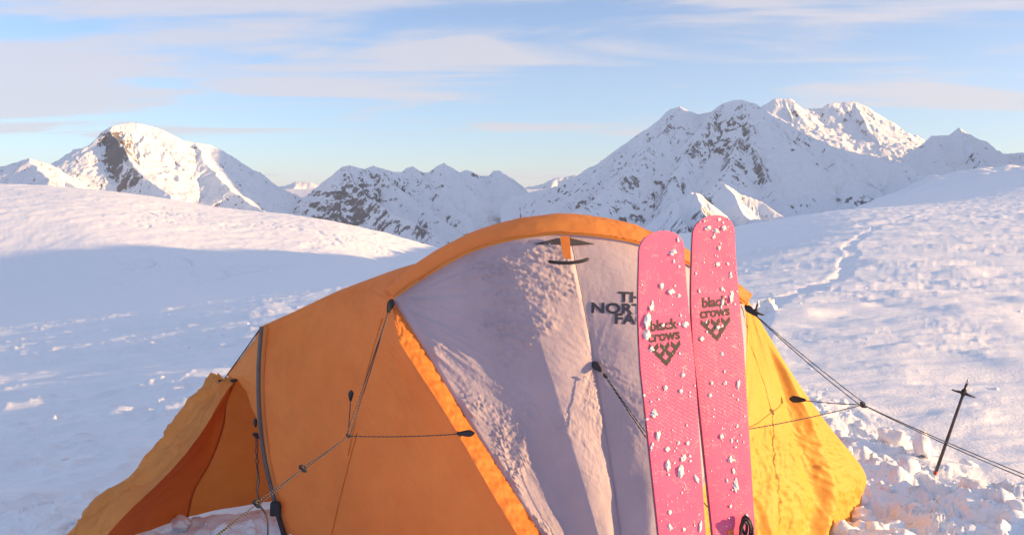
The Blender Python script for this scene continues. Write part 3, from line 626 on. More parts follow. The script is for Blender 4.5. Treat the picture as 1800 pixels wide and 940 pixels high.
# orange facing between the front seam and the left side panel
n_s = 200
SL = curve(strip_l, n_s); SR = curve(seam_l, n_s); t = np.linspace(0, 1, 26)[:, None, None]
ST = SL[None] * (1 - t) + SR[None] * t; um, vm = UVm(ST)
tt = t[..., 0]
ST = push(ST, 0.006 * np.sin(tt * math.pi) + sstep(0, 0.1, tt) * sstep(1, 0.9, tt) * (0.006 * fbm(um * 22, vm * 9, 3, 51) + 0.004 * (ridged(um * 40 + vm * 20, vm * 30, 2, 53) - 0.8)))
part('facing_strip', grid_mesh('facing_strip', ST), M_ORANGE, label='narrow sunlit orange strip beside the grey panel')

# left side panel
pole_l = [(460, 573, 3.05), (455, 640, 3.03), (456, 720, 3.0), (465, 800, 2.97), (481, 870, 2.94), (500, 935, 2.91), (516, 985, 2.89)]
sil_l = [(460, 573, 3.05), (520, 546, 3.12), (590, 513, 3.15), (650, 490, 3.12), (700, 472, 3.04), (731, 463, 2.95)]
right_l = [(731, 463, 2.95), (708, 492, 2.88), (690, 522, 2.80)] + strip_l[1:]
n1_, n2_ = 170, 200
tp = curve(sil_l, n1_); lf = curve(pole_l, n2_); rt = curve(right_l, n2_); rt[0] = tp[-1]; lf[0] = tp[0]
bt = curve([W(516, 985, 2.89), (-0.35, 2.62, -0.02), W(1075, 1190, 2.02)], n1_, world=False); bt[0] = lf[-1]; bt[-1] = rt[-1]
LP = coons(tp, bt, lf, rt); um, vm = UVm(LP)
u1 = np.linspace(0, 1, n1_)[None, :]; v1 = np.linspace(0, 1, n2_)[:, None]
env1 = sstep(0, 0.05, u1) * sstep(1, 0.95, u1) * sstep(0, 0.04, v1)
fa, ra = fan(LP, W(688, 530, 2.77), 5.0, 61); fb, rb = fan(LP, W(617, 688, 2.74), 6, 63)
d = env1 * (0.02 * np.sin(u1 * math.pi) + fa * 0.008 * (0.15 + np.exp(-ra / 0.25)) + 0.0022 * creases(um, vm, 1.15, 327, 3, 14) + 0.010 * np.exp(-(rb / 0.06) ** 2) + fb * 0.007 * np.exp(-rb / 0.12) + 0.008 * fbm(um * 3.5, vm * 1.6, 3, 65) + 0.003 * (ridged(um * 9 + 2 * vm, vm * 1.5, 2, 67) - 0.8))
LP = push(LP, d)
left_panel = part('side_panel', grid_mesh('side_panel', LP), M_GOLD, label='shaded orange left side panel')
# fold lines stitched into it
for a, b, c in (((672, 560), (640, 660), (612, 800)), ((628, 760), (600, 860), (578, 960))):
    pts = []
    bv = raycast_mesh(LP)
    for (qx, qy) in [tuple(np.array(a) * (1 - s) ** 2 + 2 * np.array(b) * s * (1 - s) + np.array(c) * s * s) for s in np.linspace(0, 1, 24)]:
        o = Vector((0, 0, EYE)); dr = (WV(qx, qy, 3.0) - o).normalized(); h = bv.ray_cast(o, dr)
        if h[0] is not None: pts.append(np.array(h[0]) - np.array(dr) * 0.001)
    if len(pts) > 4: part('seam', tube_mesh('seam', pts, 0.0022, 6), M_ORANGE, left_panel)
# left pole sleeve with its grey edging, black strap and buckle at the foot
PL = curve(pole_l, 60)
sleeve = part('pole_sleeve', tube_mesh('pole_sleeve', PL[:48] + np.array([0.003, -0.012, 0]), 0.0085, 10), M_TRIM)
part('pole_sleeve', tube_mesh('pole_sleeve', PL + np.array([0.018, -0.004, 0]), 0.011, 10), M_GOLD)
part('strap', tube_mesh('strap', PL[45:] + np.array([0.004, -0.022, 0]), np.linspace(0.009, 0.012, len(PL[45:])), 8), M_BLACK)
part('buckle', solid('buckle', [(-0.022, -0.03), (0.022, -0.03), (0.026, 0.02), (0.012, 0.035), (-0.018, 0.03)], 0.016, PL[45] + np.array([0.004, -0.03, 0]), (1, 0, 0), (0, 0, 1), (0, -1, 0), 0.004), M_BLACK)

# piece between the pole and the open awning
cA = curve([(460, 573, 3.05), (455, 640, 3.03), (455, 690, 3.015), (456, 748, 2.995)], 60)
cB = curve([(460, 573, 3.05), (430, 617, 3.15), (400, 658, 3.24), (416, 668, 3.22), (436, 694, 3.14), (456, 748, 2.995)], 60)
t = np.linspace(0, 1, 24)[:, None, None]; G = cA[None] * (1 - t) + cB[None] * t; um, vm = UVm(G)
part('gusset', grid_mesh('gusset', push(G, sstep(0, 0.15, t[..., 0]) * (0.008 * fbm(um * 8, vm * 10, 3, 71)))), M_GOLD)

# awning: outer rolled band, two inner panels, black edging
S_ = curve([(372, 661, 3.28), (345, 697, 3.22), (312, 742, 3.16), (290, 778, 3.11), (262, 800, 3.06), (218, 846, 3.0), (196, 858, 2.97), (150, 893, 2.9), (140, 915, 2.87), (112, 946, 2.83), (95, 985, 2.79)], 150)
I_ = curve([(414, 668, 3.22), (392, 698, 3.13), (350, 765, 2.98), (303, 824, 2.87), (252, 874, 2.78), (208, 917, 2.71), (178, 955, 2.66), (150, 1010, 2.6)], 150)
t = np.linspace(0, 1, 44)[:, None, None]; AW = S_[None] * (1 - t) + I_[None] * t; um, vm = UVm(AW); tt = t[..., 0]
wob = 0.018 * np.sin(tt * math.pi) + sstep(0, 0.15, tt) * (0.15 + 0.85 * sstep(1, 0.8, tt)) * (0.030 * fbm(um * 3.0, vm * 9 + um, 3, 81) + 0.020 * (ridged(um * 3 + 2 + 0.5 * perlin(um * 5, vm * 5, 82), vm * 17, 3, 83) - 0.8) + 0.006 * creases(um, vm, 0.3, 86, 4, 20) + 0.004 * fbm(um * 18, vm * 24, 3, 85))
AW = push(AW, wob)
awning = part('awning', grid_mesh('awning', AW), M_GOLD, label='open orange awning sagging to the snow on the left')
mid = curve([(414, 669, 3.21), (398, 705, 3.26), (392, 750, 3.27), (370, 810, 3.22), (342, 860, 3.16), (330, 908, 3.12)], 60)
rgt = curve([(424, 664, 3.26), (455, 700, 3.30), (474, 760, 3.34), (486, 812, 3.38), (494, 878, 3.40)], 60)
inn = I_[:150]; inn = resamp(AW[-1][:138], 60)
bt1 = curve([tuple(inn[-1]), W(225, 945, 2.80), W(290, 922, 3.0), W(330, 908, 3.12)], 50, world=False)
tp1 = np.linspace(inn[0], mid[0], 50)
IN1 = coons(tp1, bt1, inn, mid); um, vm = UVm(IN1)
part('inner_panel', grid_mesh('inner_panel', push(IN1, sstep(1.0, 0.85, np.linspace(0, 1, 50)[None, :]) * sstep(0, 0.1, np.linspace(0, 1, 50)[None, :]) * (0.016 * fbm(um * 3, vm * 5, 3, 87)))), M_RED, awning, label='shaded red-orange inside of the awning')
bt2 = curve([(330, 908, 3.12), (372, 898, 3.2), (430, 888, 3.3), (494, 878, 3.40)], 50); tp2 = np.linspace(mid[0], rgt[0], 50)
IN2 = coons(tp2, bt2, mid, rgt); um, vm = UVm(IN2)
part('inner_panel', grid_mesh('inner_panel', push(IN2, sstep(0, 0.12, np.linspace(0, 1, 50)[None, :]) * (0.012 * fbm(um * 4 + vm * 3, vm * 8 - um * 4, 3, 89)))), M_ORANGE, awning, label='glowing orange inside of the awning')
part('seam', tube_mesh('seam', mid + np.array([0, -0.004, 0]), 0.005, 6), M_RED, awning)
part('edging', tube_mesh('edging', curve([(371, 660, 3.26), (380, 667, 3.24), (396, 671, 3.22), (416, 667, 3.2)], 24), 0.0075, 8), M_BLACK, awning)
part('edging', tube_mesh('edging', curve([(459, 575, 3.04), (430, 616, 3.14), (399, 659, 3.24)], 24), 0.0028, 6), M_BLACK)

# right side panel in full sun
sil_r = [(1311, 521, 3.02), (1346, 580, 3.03), (1400, 668, 3.07), (1460, 752, 3.12), (1520, 830, 3.18), (1514, 880, 3.16), (1506, 960, 3.12)]
rs_ = curve(sil_r, 220); ls_ = curve(seam_r, 220); ls_[0] = rs_[0] + np.array([-0.004, -0.05, -0.02])
tpr = np.linspace(ls_[0], rs_[0], 180); btr = curve([tuple(ls_[-1]), (0.75, 2.45, -0.04), (1.25, 2.85, -0.06), tuple(rs_[-1])], 180, world=False)
RP = coons(tpr, btr, ls_, rs_); um, vm = UVm(RP)
u2 = np.linspace(0, 1, 180)[None, :]; v2 = np.linspace(0, 1, 220)[:, None]
env2 = sstep(0, 0.04, u2) * sstep(1, 0.94, u2) * sstep(0, 0.05, v2)
low = sstep(0.3, 0.62, v2)
d = env2 * (0.035 * np.sin(u2 * math.pi) * sstep(0, 0.4, v2) + 0.010 * fbm(um * 3, vm * 2, 3, 91) + (0.12 + low) * (0.006 * creases(um, vm, 1.2, 93, 5, 17) + 0.004 * creases(um, vm, 0.75, 193, 9, 26) + 0.0025 * fbm(um * 30, vm * 16, 3, 95))
    + 0.030 * np.exp(-((u2 - 0.70 + 0.02 * np.sin(v2 * 9)) / 0.035) ** 2) * sstep(0.12, 0.3, v2) - 0.02 * np.exp(-((u2 - 0.62) / 0.04) ** 2) * sstep(0.2, 0.5, v2)
    + 0.05 * np.exp(-((u2 - 0.36 + 0.25 * (v2 - 0.75)) / 0.06) ** 2) * sstep(0.55, 0.8, v2))
RP = push(RP, d)
right_panel = part('side_panel', grid_mesh('side_panel', RP), M_YELLOW, label='sunlit yellow right side panel')
kz = int(0.70 * 179)
# rear body: falls from the outline to the snow behind
outl = np.vstack([PL[::-1], tp[1:], HT[20:], rs_[1:]])
outl = resamp(outl, 260); sN = np.linspace(0, 1, 50)[:, None]
C0 = 0.25
BP = np.stack([outl[None, :, 0] + (C0 - outl[None, :, 0]) * 0.42 * sN ** 1.5, outl[None, :, 1] + (5.3 - outl[None, :, 1]) * sN, outl[None, :, 2] * (1 - sN ** 1.02) - 0.05 * sN], -1)
part('rear_body', grid_mesh('rear_body', BP), M_GOLD)

# vent under the hood: dark mesh, orange strap, black handle
def on_front(qx, qy, off=0.004):
    o = Vector((0, 0, EYE)); dr = (WV(qx, qy, 3.0) - o).normalized()
    h = bvL.ray_cast(o, dr)[0] or bvR.ray_cast(o, dr)[0]
    return None if h is None else np.array(h) - np.array(dr) * off
bvL = raycast_mesh(FL); bvR = raycast_mesh(FR)
for poly in (((938, 429), (984, 418), (986, 430)), ((1001, 418), (1046, 429), (1003, 432))):
    q = [on_front(a, b, 0.004) for a, b in poly]; q = [p for p in q if p is not None]
    if len(q) == 3:
        c3 = sum(q) / 3; bm = bmesh.new(); vs = [bm.verts.new(p) for p in q]; ws = [bm.verts.new(p + np.array([0, 0.003, 0])) for p in q]
        bm.faces.new(vs); bm.faces.new(ws[::-1])
        for i in range(3): bm.faces.new((vs[i], ws[i], ws[(i + 1) % 3], vs[(i + 1) % 3]))
        me = bpy.data.meshes.new('vent'); bm.to_mesh(me); bm.free(); part('vent', me, M_VENT)
s0 = W(993, 415, 2.63); s1 = W(997, 459, 2.57)
part('vent_strap', solid('vent_strap', [(-0.017, 0), (0.017, 0), (0.014, -0.092), (-0.012, -0.092)], 0.004, s0, (1, 0, 0), tuple(-(s1 - s0) / np.linalg.norm(s1 - s0)), (0, -0.92, 0.39)), M_ORANGE)
part('handle', tube_mesh('handle', curve([(964, 459, 2.575), (975, 461, 2.565), (1000, 462, 2.56), (1022, 459, 2.565), (1035, 455, 2.575)], 30), np.concatenate([[0.004], np.full(28, 0.0062), [0.004]]), 8), M_BLACK)

# lettering on the front panel, set out on the fabric itself
def lettering(body, x0, y0, h, ang, name='lettering', sx=1.0):
    me = text_mesh(body, 0.034, spacing=1.04); ca, sa = math.cos(ang), math.sin(ang); bad = []
    for vt in me.vertices:
        a, b = vt.co.x * h * sx, -vt.co.y * h
        p = on_front(x0 + a * ca - b * sa, y0 + a * sa + b * ca, 0.0022)
        if p is None: bad.append(vt.index)
        else: vt.co = p
    if bad:
        bm = bmesh.new(); bm.from_mesh(me); bm.verts.ensure_lookup_table(); bmesh.ops.delete(bm, geom=[bm.verts[i] for i in bad], context='VERTS'); bm.to_mesh(me); bm.free()
    return part(name, me, M_INK, front)
lettering('THE', 1087, 530, 25, 0.03, sx=1.25); lettering('NORTH', 1038, 549, 25, 0.03, sx=1.3); lettering('FACE', 1079, 568, 25, 0.03, sx=1.3)

# guy points and guy lines
def tab(at, to, l=0.05, w=0.016):
    a = np.array(at); dr = np.array(to) - a; dr /= np.linalg.norm(dr); sd = np.cross(dr, (0, 1, 0)); sd /= np.linalg.norm(sd); nn = np.cross(sd, dr)
    me = solid('guy_point', [(-w, 0), (-w * 0.9, l * 0.3), (-w * 0.3, l), (w * 0.3, l), (w * 0.9, l * 0.3), (w, 0), (0, -l * 0.35)], 0.012, a, tuple(sd), tuple(dr), tuple(nn), 0.003)
    return part('guy_point', me, M_BLACK)
def line(a, b, s=0.004, r=0.0019, double=0.0, wob=0.0):
    a = np.array(a); b = np.array(b)
    if double:
        dr = (b - a) / np.linalg.norm(b - a); sd = np.cross(dr, (0, 1, 0)); sd /= np.linalg.norm(sd)
        me = join_meshes('guy_line', [tube_mesh('g', sag(a, b + sd * double, s), r, 6), tube_mesh('g', sag(a, b - sd * double, s * 1.4), r, 6)])
    else: me = tube_mesh('guy_line', sag(a, b, s, wob=wob), r, 6)
    return part('guy_line', me, M_BLACK if wob else M_CORD)
def knot(c, r=0.010):
    mes = []
    for k in range(4):
        ang = np.linspace(0, 5.2, 18); ph = k * 1.3
        p = np.array(c) + r * np.stack([np.cos(ang + ph) * (0.6 + 0.3 * math.sin(k)), 0.5 * np.sin(ang * 2 + ph) * 0.7, np.sin(ang + ph * 0.5) * 0.75], 1)
        mes.append(tube_mesh('k', p, r * 0.26, 6))
    return part('knot', join_meshes('knot', mes), M_BLACK)
JL = W(612, 766, 2.50)
A1 = W(688, 531, 2.74); A2 = W(617, 690, 2.70); A3 = W(822, 761, 2.41)
tab(A1, JL, 0.045, 0.014); tab(A2, JL, 0.045, 0.010); tab(A3 + np.array([0.01, 0, 0]), JL, 0.05, 0.012)
line(A1, JL, 0.003, double=0.006); line(A2, JL, 0.002); line(A3, JL, 0.006)
K1 = W(533, 823, 2.42); K2 = W(452, 885, 2.33); G1 = W(250, 1040, 2.10)
line(JL, K1, 0.002, double=0.004); line(K1, K2, 0.001, double=0.006); line(K2, G1, 0.002, double=0.007)
knot(JL, 0.007); knot(K1, 0.013); knot(K2, 0.014)
# cord hanging from the pole to the knot
H0 = W(449, 738, 2.93); H1 = W(450, 765, 2.90)
tab(H0, H1, 0.03, 0.008); knot(H1, 0.012); line(H1, K2, -0.01, 0.0022, wob=0.008); line(H1 + np.array([0.007, 0, 0]), K2 + np.array([0.004, 0, 0]), 0.01, 0.0022, wob=0.008)
part('guy_line', tube_mesh('guy_line', curve([(452, 885, 2.33), (462, 895, 2.32), (470, 910, 2.31), (471, 940, 2.31), (470, 970, 2.32)], 24), 0.003, 6), M_BLACK)
# front ridge line
T0 = W(1045, 640, 2.568); T1 = W(1064, 660, 2.51); T2 = W(1150, 784, 2.33); T3 = W(1330, 985, 2.1)
tab(T0, T1, 0.045, 0.014); knot(T1, 0.008); line(T1, T2, 0.003, double=0.005); line(T2, T3, 0.003)
# right hand lines
JR = W(1517, 711, 2.72); B1 = W(1314, 541, 2.90); B2 = W(1394, 701, 2.86); B3 = W(1296, 757, 2.62)
tab(B1, JR, 0.05, 0.014); tab(B2, JR, 0.05, 0.014); tab(B3, JR, 0.04, 0.012)
line(B1, JR, 0.008, double=0.008); line(B2, JR, 0.004); line(B3, JR, 0.006); knot(JR, 0.012)
line(JR, W(1980, 905, 2.35), 0.012, double=0.006)

# ------------------------------------------------------------------ skis
def ski_material():
    m, n, l = mat('pink_topsheet')
    out = N(n, 'ShaderNodeOutputMaterial'); b = N(n, 'ShaderNodeBsdfPrincipled'); l.new(b.outputs[0], out.inputs[0])
    v = N(n, 'ShaderNodeTexCoord').outputs['Object']; sp = N(n, 'ShaderNodeSeparateXYZ'); l.new(v, sp.inputs[0])
    a = noise(n, l, 9, 5, 0.6, v); f = noise(n, l, 260, 3, 0.7, v)
    def mth(op, x, y=None, z=None):
        k = N(n, 'ShaderNodeMath', operation=op)
        for i, q in enumerate((x, y, z)):
            if q is None: continue
            if isinstance(q, (int, float)): k.inputs[i].default_value = q
            else: l.new(q, k.inputs[i])
        return k.outputs[0]
    # embossed rows of little chevrons over the upper body
    zz = mth('ADD', mth('MULTIPLY', sp.outputs['Z'], 95), mth('MULTIPLY', mth('PINGPONG', mth('MULTIPLY', sp.outputs['X'], 62), 0.5), 1.5))
    ch = mth('PINGPONG', zz, 0.5)
    line_ = maprange(n, l, ch, 0.10, 0.2, 1.0, 0.0)
    zone = mth('MULTIPLY', maprange(n, l, sp.outputs['Z'], -0.27, -0.31, 0, 1), maprange(n, l, sp.outputs['Z'], -0.55, -0.46, 0, 1))
    em = mth('MULTIPLY', line_, zone)
    c = mixrgb(n, l, maprange(n, l, a.outputs['Fac'], 0.35, 0.7), (0.80, 0.12, 0.255), (0.83, 0.145, 0.285))
    c = mixrgb(n, l, mth('MULTIPLY', em, 0.3), c, (0.84, 0.30, 0.38))
    fz = noise(n, l, 28, 5, 0.7, v); fr = mth('MULTIPLY', maprange(n, l, f.outputs['Fac'], 0.52, 0.66), maprange(n, l, fz.outputs['Fac'], 0.52, 0.66))
    c = mixrgb(n, l, mth('MULTIPLY', fr, 0.7), c, (0.85, 0.78, 0.80))
    l.new(c, b.inputs['Base Color']); b.inputs['Roughness'].default_value = 0.45; b.inputs['Specular IOR Level'].default_value = 0.35
    bp = N(n, 'ShaderNodeBump'); bp.inputs['Strength'].default_value = 0.5; bp.inputs['Distance'].default_value = 0.0015; l.new(mth('ADD', em, mth('MULTIPLY', fr, 1.5)), bp.inputs['Height']); l.new(bp.outputs[0], b.inputs['Normal'])
    return m
M_SKI = ski_material(); M_EDGE = plain('dark_pink_sidewall', (0.42, 0.06, 0.13), 0.5); M_STEEL = plain('steel_edge', (0.45, 0.45, 0.47), 0.35, 0.9, 0.1)
M_PRINT = plain('charcoal_print', (0.028, 0.028, 0.036), 0.6, var=0.4, scale=160)
M_TAPE = plain('orange_tape', (0.85, 0.20, 0.05), 0.5)
def clump_snow():
    m, n, l = mat('clinging_snow')
    out = N(n, 'ShaderNodeOutputMaterial'); b = N(n, 'ShaderNodeBsdfPrincipled'); l.new(b.outputs[0], out.inputs[0])
    v = N(n, 'ShaderNodeTexCoord').outputs['Object']; a = noise(n, l, 130, 4, 0.7, v)
    b.inputs['Base Color'].default_value = (0.88, 0.87, 0.89, 1); b.inputs['Roughness'].default_value = 0.6
    bp = N(n, 'ShaderNodeBump'); bp.inputs['Strength'].default_value = 0.5; bp.inputs['Distance'].default_value = 0.004; l.new(a.outputs['Fac'], bp.inputs['Height']); l.new(bp.outputs[0], b.inputs['Normal'])
    return m
M_CLUMP = clump_snow()
CLODS = [clod_mesh('snow_clump', 900 + i, 3, 0.95) for i in range(6)]
for c in CLODS: c.materials.append(M_CLUMP)
SL_ = 1.74
def half_w(s):
    """half width at distance s below the tip"""
    base = np.interp(s, [0, 0.33, 0.95, 1.5, 1.74], [0.064, 0.0745, 0.0595, 0.067, 0.063])
    tip = np.where(s < 0.05, np.clip(1 - ((0.05 - s) / 0.05) ** 2.4, 0, 1) ** 0.5, 1.0)
    sm = 0.93 + 0.07 * sstep(0.0, 0.25, s)
    return base * tip * sm
def bend(s): return -0.030 * np.clip((0.30 - s) / 0.30, 0, 1) ** 2 + 0.004 * np.sin(s / SL_ * math.pi)
def make_ski(label, tip, low, yaw, big, seed, strap=False, text_s=0.3, text_x=0.0):
    root = bpy.data.objects.new('ski', None); col.objects.link(root); tag(root, label, 'ski', 'pair of skis in front of the tent')
    za = Vector(tip - low).normalized(); nn = Vector((math.sin(yaw), -math.cos(yaw), 0)); nn = (nn - za * nn.dot(za)).normalized(); xa = nn.cross(za) * -1
    if xa.x < 0: xa = -xa
    M = Matrix((xa, -nn, za)).transposed().to_4x4(); M.translation = Vector(tip)   # local: x across, -y front, z up, tip at the origin
    root.matrix_world = M
    s = np.concatenate([0.05 * (1 - np.cos(np.linspace(0, math.pi / 2, 14))), np.linspace(0.056, SL_, 80)])
    w = half_w(s) + 1e-4; th = np.interp(s, [0, 0.1, 0.6, 1.74], [0.004, 0.0055, 0.010, 0.009])
    prof = []
    for q in np.linspace(-1, 1, 13): prof.append((q, -1.0))
    P = np.zeros((len(s), 13, 3))
    for j, q in enumerate(np.linspace(-1, 1, 13)):
        P[:, j, 0] = w * q * 0.985; P[:, j, 1] = bend(s) - th * 0.5 * (1 - 0.12 * abs(q) ** 10); P[:, j, 2] = -s
    part('topsheet', grid_mesh('topsheet', P), M_SKI, root)
    Q = np.zeros((len(s), 6, 3))
    for j, (q, y) in enumerate(((-0.985, -0.33), (-1.0, -0.2), (-1.0, 0.4), (1.0, 0.4), (1.0, -0.2), (0.985, -0.33))):
        Q[:, j, 0] = w * q; Q[:, j, 1] = bend(s) + th * y; Q[:, j, 2] = -s
    part('sidewall', grid_mesh('sidewall', Q, smooth=False), M_EDGE, root)
    for sg in (-1, 1):
        e = np.stack([sg * (w + 0.0004), bend(s) + th * 0.42, -s], 1); part('edge', tube_mesh('edge', e[6:], 0.0012, 6), M_STEEL, root)
    # print
    def surf(x, z): return (x, float(bend(-z)) - float(np.interp(-z, [0, 0.1, 0.6, 1.74], [0.004, 0.0055, 0.010, 0.009])) * 0.5 - 0.0008, z)
    hgt = 0.037
    for k, word in enumerate(('black', 'crows')):
        me = text_mesh(word, 0.032, 'CENTER')
        for vt in me.vertices: vt.co = surf(text_x + vt.co.x * hgt * 0.95, -text_s - 0.0265 * k + vt.co.y * hgt)
        part('lettering', me, M_PRINT, root)
    mes = []
    for r_, nco in enumerate((3, 2, 1)):
        for c_ in range(nco):
            cx = text_x + (c_ - (nco - 1) / 2) * 0.030; cz = -text_s - 0.047 - r_ * 0.0175
            bm = bmesh.new()
            a = 0.0135; b_ = 0.0105
            for sg in (-1, 1):
                q = [(0, -a * 0.62), (sg * a, a * 0.38), (sg * (a - b_ * 0.15), a * 0.38 + b_ * 1.15), (0, -a * 0.62 + b_ * 1.35)]
                vs = [bm.verts.new(surf(cx + x, cz + z)) for x, z in q]; bm.faces.new(vs)
            me = bpy.data.meshes.new('c'); bm.to_mesh(me); bm.free(); mes.append(me)
    part('emblem', join_meshes('emblem', mes), M_PRINT, root)
    # snow sticking to it: the larger lumps one by one, the crumbs as one mass
    rs = np.random.RandomState(seed)
    for i, (x, z, r, ar) in enumerate(big):
        o = bpy.data.objects.new('snow_clump', CLODS[(i + seed) % 6]); col.objects.link(o); o.parent = root
        o.location = surf(x, z); o.scale = (r * 0.66, r * 0.36, r * ar * 0.66); o.rotation_euler = (0, rs.uniform(-0.35, 0.35), rs.uniform(-0.25, 0.25))
    bm = bmesh.new(); base = [clod_mesh('t', 950 + i, 1, 0.7) for i in range(4)]
    centres = [(x, z) for x, z, r, a in big]
    for i in range(250):
        if rs.rand() < 0.6:
            cx, cz = centres[rs.randint(len(centres))]; x = cx + rs.normal() * 0.018; z = cz + rs.normal() * 0.035
        else: x = rs.uniform(-0.06, 0.06); z = -rs.uniform(0.02, 1.1)
        z = min(z, -0.012); hw = float(half_w(np.array(-z)))
        if abs(x) > hw: x = math.copysign(hw * rs.uniform(0.9, 1.0), x)
        r = 0.0007 + 0.0030 * rs.rand() ** 5.0
        mt = Matrix.Translation(surf(x, z)) @ Matrix.Diagonal((r * rs.uniform(0.7, 1.3), r * 0.8, r * rs.uniform(0.8, 2.0), 1))
        n0 = len(bm.verts); bm.from_mesh(base[rs.randint(4)]); bm.verts.ensure_lookup_table()
        for vt in bm.verts[n0:]: vt.co = mt @ vt.co
    me = bpy.data.meshes.new('snow_crumbs'); bm.to_mesh(me); bm.free()
    o = part('snow_crumbs', me, M_CLUMP, root); o['kind'] = 'stuff'
    if strap:
        zc = -0.79; mes = []
        for k in range(3):
            tt = np.linspace(0, 2 * math.pi, 26)
            p = np.stack([0.014 + 0.006 * k + 0.009 * np.cos(tt), -0.012 - 0.010 * (1 + np.sin(tt * 1.0 + k)), zc - 0.028 + 0.028 * np.sin(tt) + 0.004 * k], 1)
            mes.append(tube_mesh('s', p, 0.0038, 6))
        part('cord_loop', join_meshes('cord_loop', mes), M_BLACK, root)
        part('tape', solid('tape', [(-0.008, -0.010), (0.008, -0.010), (0.009, 0.010), (-0.009, 0.010)], 0.002, surf(-0.012, zc - 0.035), (1, 0, 0), (0, 0, 1), (0, -1, 0)), M_TAPE, root)
    return root
D1 = 1.83; D2 = 1.92
make_ski('left of the two pink skis, its tip lower, standing before the grey panel', W(1153, 407, D1), W(1200, 940, D1 - 0.08), math.radians(16),
    [(0.028, -0.055, 0.012, 0.8), (-0.004, -0.135, 0.008, 1.3), (0.022, -0.150, 0.012, 0.9), (0.042, -0.162, 0.007, 1.0), (-0.046, -0.215, 0.013, 1.9), (-0.050, -0.250, 0.013, 1.2), (-0.034, -0.185, 0.008, 1.4), (-0.006, -0.232, 0.007, 0.8), (0.056, -0.235, 0.010, 1.2), (-0.042, -0.285, 0.010, 1.0),
     (-0.012, -0.385, 0.008, 1.0), (0.038, -0.36, 0.008, 0.9), (-0.050, -0.445, 0.010, 1.3), (-0.044, -0.50, 0.008, 2.0), (-0.022, -0.535, 0.008, 1.2), (0.010, -0.525, 0.006, 1.0), (-0.024, -0.575, 0.009, 2.0), (0.010, -0.595, 0.012, 1.6), (0.018, -0.565, 0.008, 1.5), (0.034, -0.53, 0.007, 1.0), (-0.03, -0.69, 0.006, 1.5), (-0.034, -0.725, 0.007, 1.8), (0.050, -0.62, 0.006, 2.5), (0.050, -0.74, 0.006, 2.8), (0.004, -0.74, 0.005, 1.0), (0.028, -0.40, 0.007, 1.2)], 11, text_s=0.243, text_x=-0.004)
make_ski('right of the two pink skis, its tip higher, with a black cord loop', W(1244, 380, D2), W(1291, 940, D2 - 0.08), math.radians(16),
    [(-0.018, -0.030, 0.014, 0.6), (0.006, -0.040, 0.010, 0.8), (0.028, -0.034, 0.010, 0.8), (-0.002, -0.055, 0.006, 1.0), (0.014, -0.085, 0.006, 1.3), (0.010, -0.125, 0.008, 1.2), (0.046, -0.155, 0.006, 2.2), (0.020, -0.19, 0.006, 1.2), (0.020, -0.225, 0.006, 2.0), (0.046, -0.215, 0.007, 3.0), (0.000, -0.290, 0.008, 1.0), (-0.048, -0.312, 0.008, 1.2), (0.006, -0.358, 0.007, 1.0),
     (-0.030, -0.43, 0.006, 1.0), (-0.038, -0.46, 0.007, 1.0), (0.008, -0.435, 0.006, 1.2), (0.046, -0.445, 0.006, 3.0), (-0.014, -0.57, 0.008, 1.3), (0.014, -0.585, 0.005, 1.8), (0.006, -0.635, 0.010, 0.9), (0.012, -0.665, 0.006, 1.8), (0.014, -0.705, 0.009, 2.4), (-0.006, -0.755, 0.006, 1.0), (0.04, -0.79, 0.006, 2.5), (0.034, -0.55, 0.005, 1.4)], 14, strap=True, text_s=0.234, text_x=-0.004)

# ------------------------------------------------------------------ ski poles, pushed in handle first
M_SHAFT = plain('dark_aluminium', (0.07, 0.065, 0.07), 0.4, 0.5, 0.4, 25); M_RUST = plain('worn_red_paint', (0.35, 0.05, 0.03), 0.5)
def ski_pole(label, foot, tip):
    root = bpy.data.objects.new('ski_pole', None); col.objects.link(root); tag(root, label, 'ski pole', 'ski poles stuck upside down in the snow')
    root.location = Vector(foot); f = np.array(foot); a = np.array(tip) - f; L = np.linalg.norm(a); d = a / L
    def at(t, off=0): return d * t
    x = np.cross(d, (0, 1, 0)); x /= np.linalg.norm(x); y = np.cross(d, x)
    t = np.linspace(-0.35, L - 0.03, 24)
    part('shaft', tube_mesh('shaft', d[None] * t[:, None], np.interp(t, [-0.35, 0.1, L], [0.0085, 0.0082, 0.0062]), 12), M_SHAFT, root)
    part('tip', tube_mesh('tip', d[None] * np.array([L - 0.035, L - 0.02, L - 0.008, L])[:, None], np.array([0.0055, 0.005, 0.0035, 0.001]), 8), M_STEEL, root)
    part('collar', tube_mesh('collar', d[None] * np.array([0.045, 0.06, 0.075, 0.09])[:, None], np.array([0.0086, 0.0092, 0.0092, 0.0086]), 12), M_RUST, root)
    c = d * (L - 0.075); ang = np.linspace(0, 2 * math.pi, 36)
    ring = c + 0.050 * (np.cos(ang)[:, None] * x + np.sin(ang)[:, None] * y) - d * 0.006
    mes = [tube_mesh('r', ring, 0.0035, 6), tube_mesh('h', d[None] * np.array([L - 0.092, L - 0.08, L - 0.068, L - 0.058])[:, None], np.array([0.009, 0.013, 0.013, 0.009]), 12)]
    for k in range(6):
        e = math.cos(k * math.pi / 3) * x + math.sin(k * math.pi / 3) * y
        mes.append(tube_mesh('s', np.stack([c + e * q - d * 0.006 * (q / 0.05) for q in (0.005, 0.02, 0.035, 0.05)]), np.array([0.006, 0.0045, 0.0035, 0.003]), 6))
    part('basket', join_meshes('basket', mes), M_BLACK, root)
    return root
ski_pole('dark ski pole with its basket up, leaning in the churned snow at the right', W(1635, 858, 3.5), W(1703, 664, 3.56))
ski_pole('ski pole half hidden behind the tent beside the ski track', W(1308, 620, 4.25), W(1334, 526, 4.3))

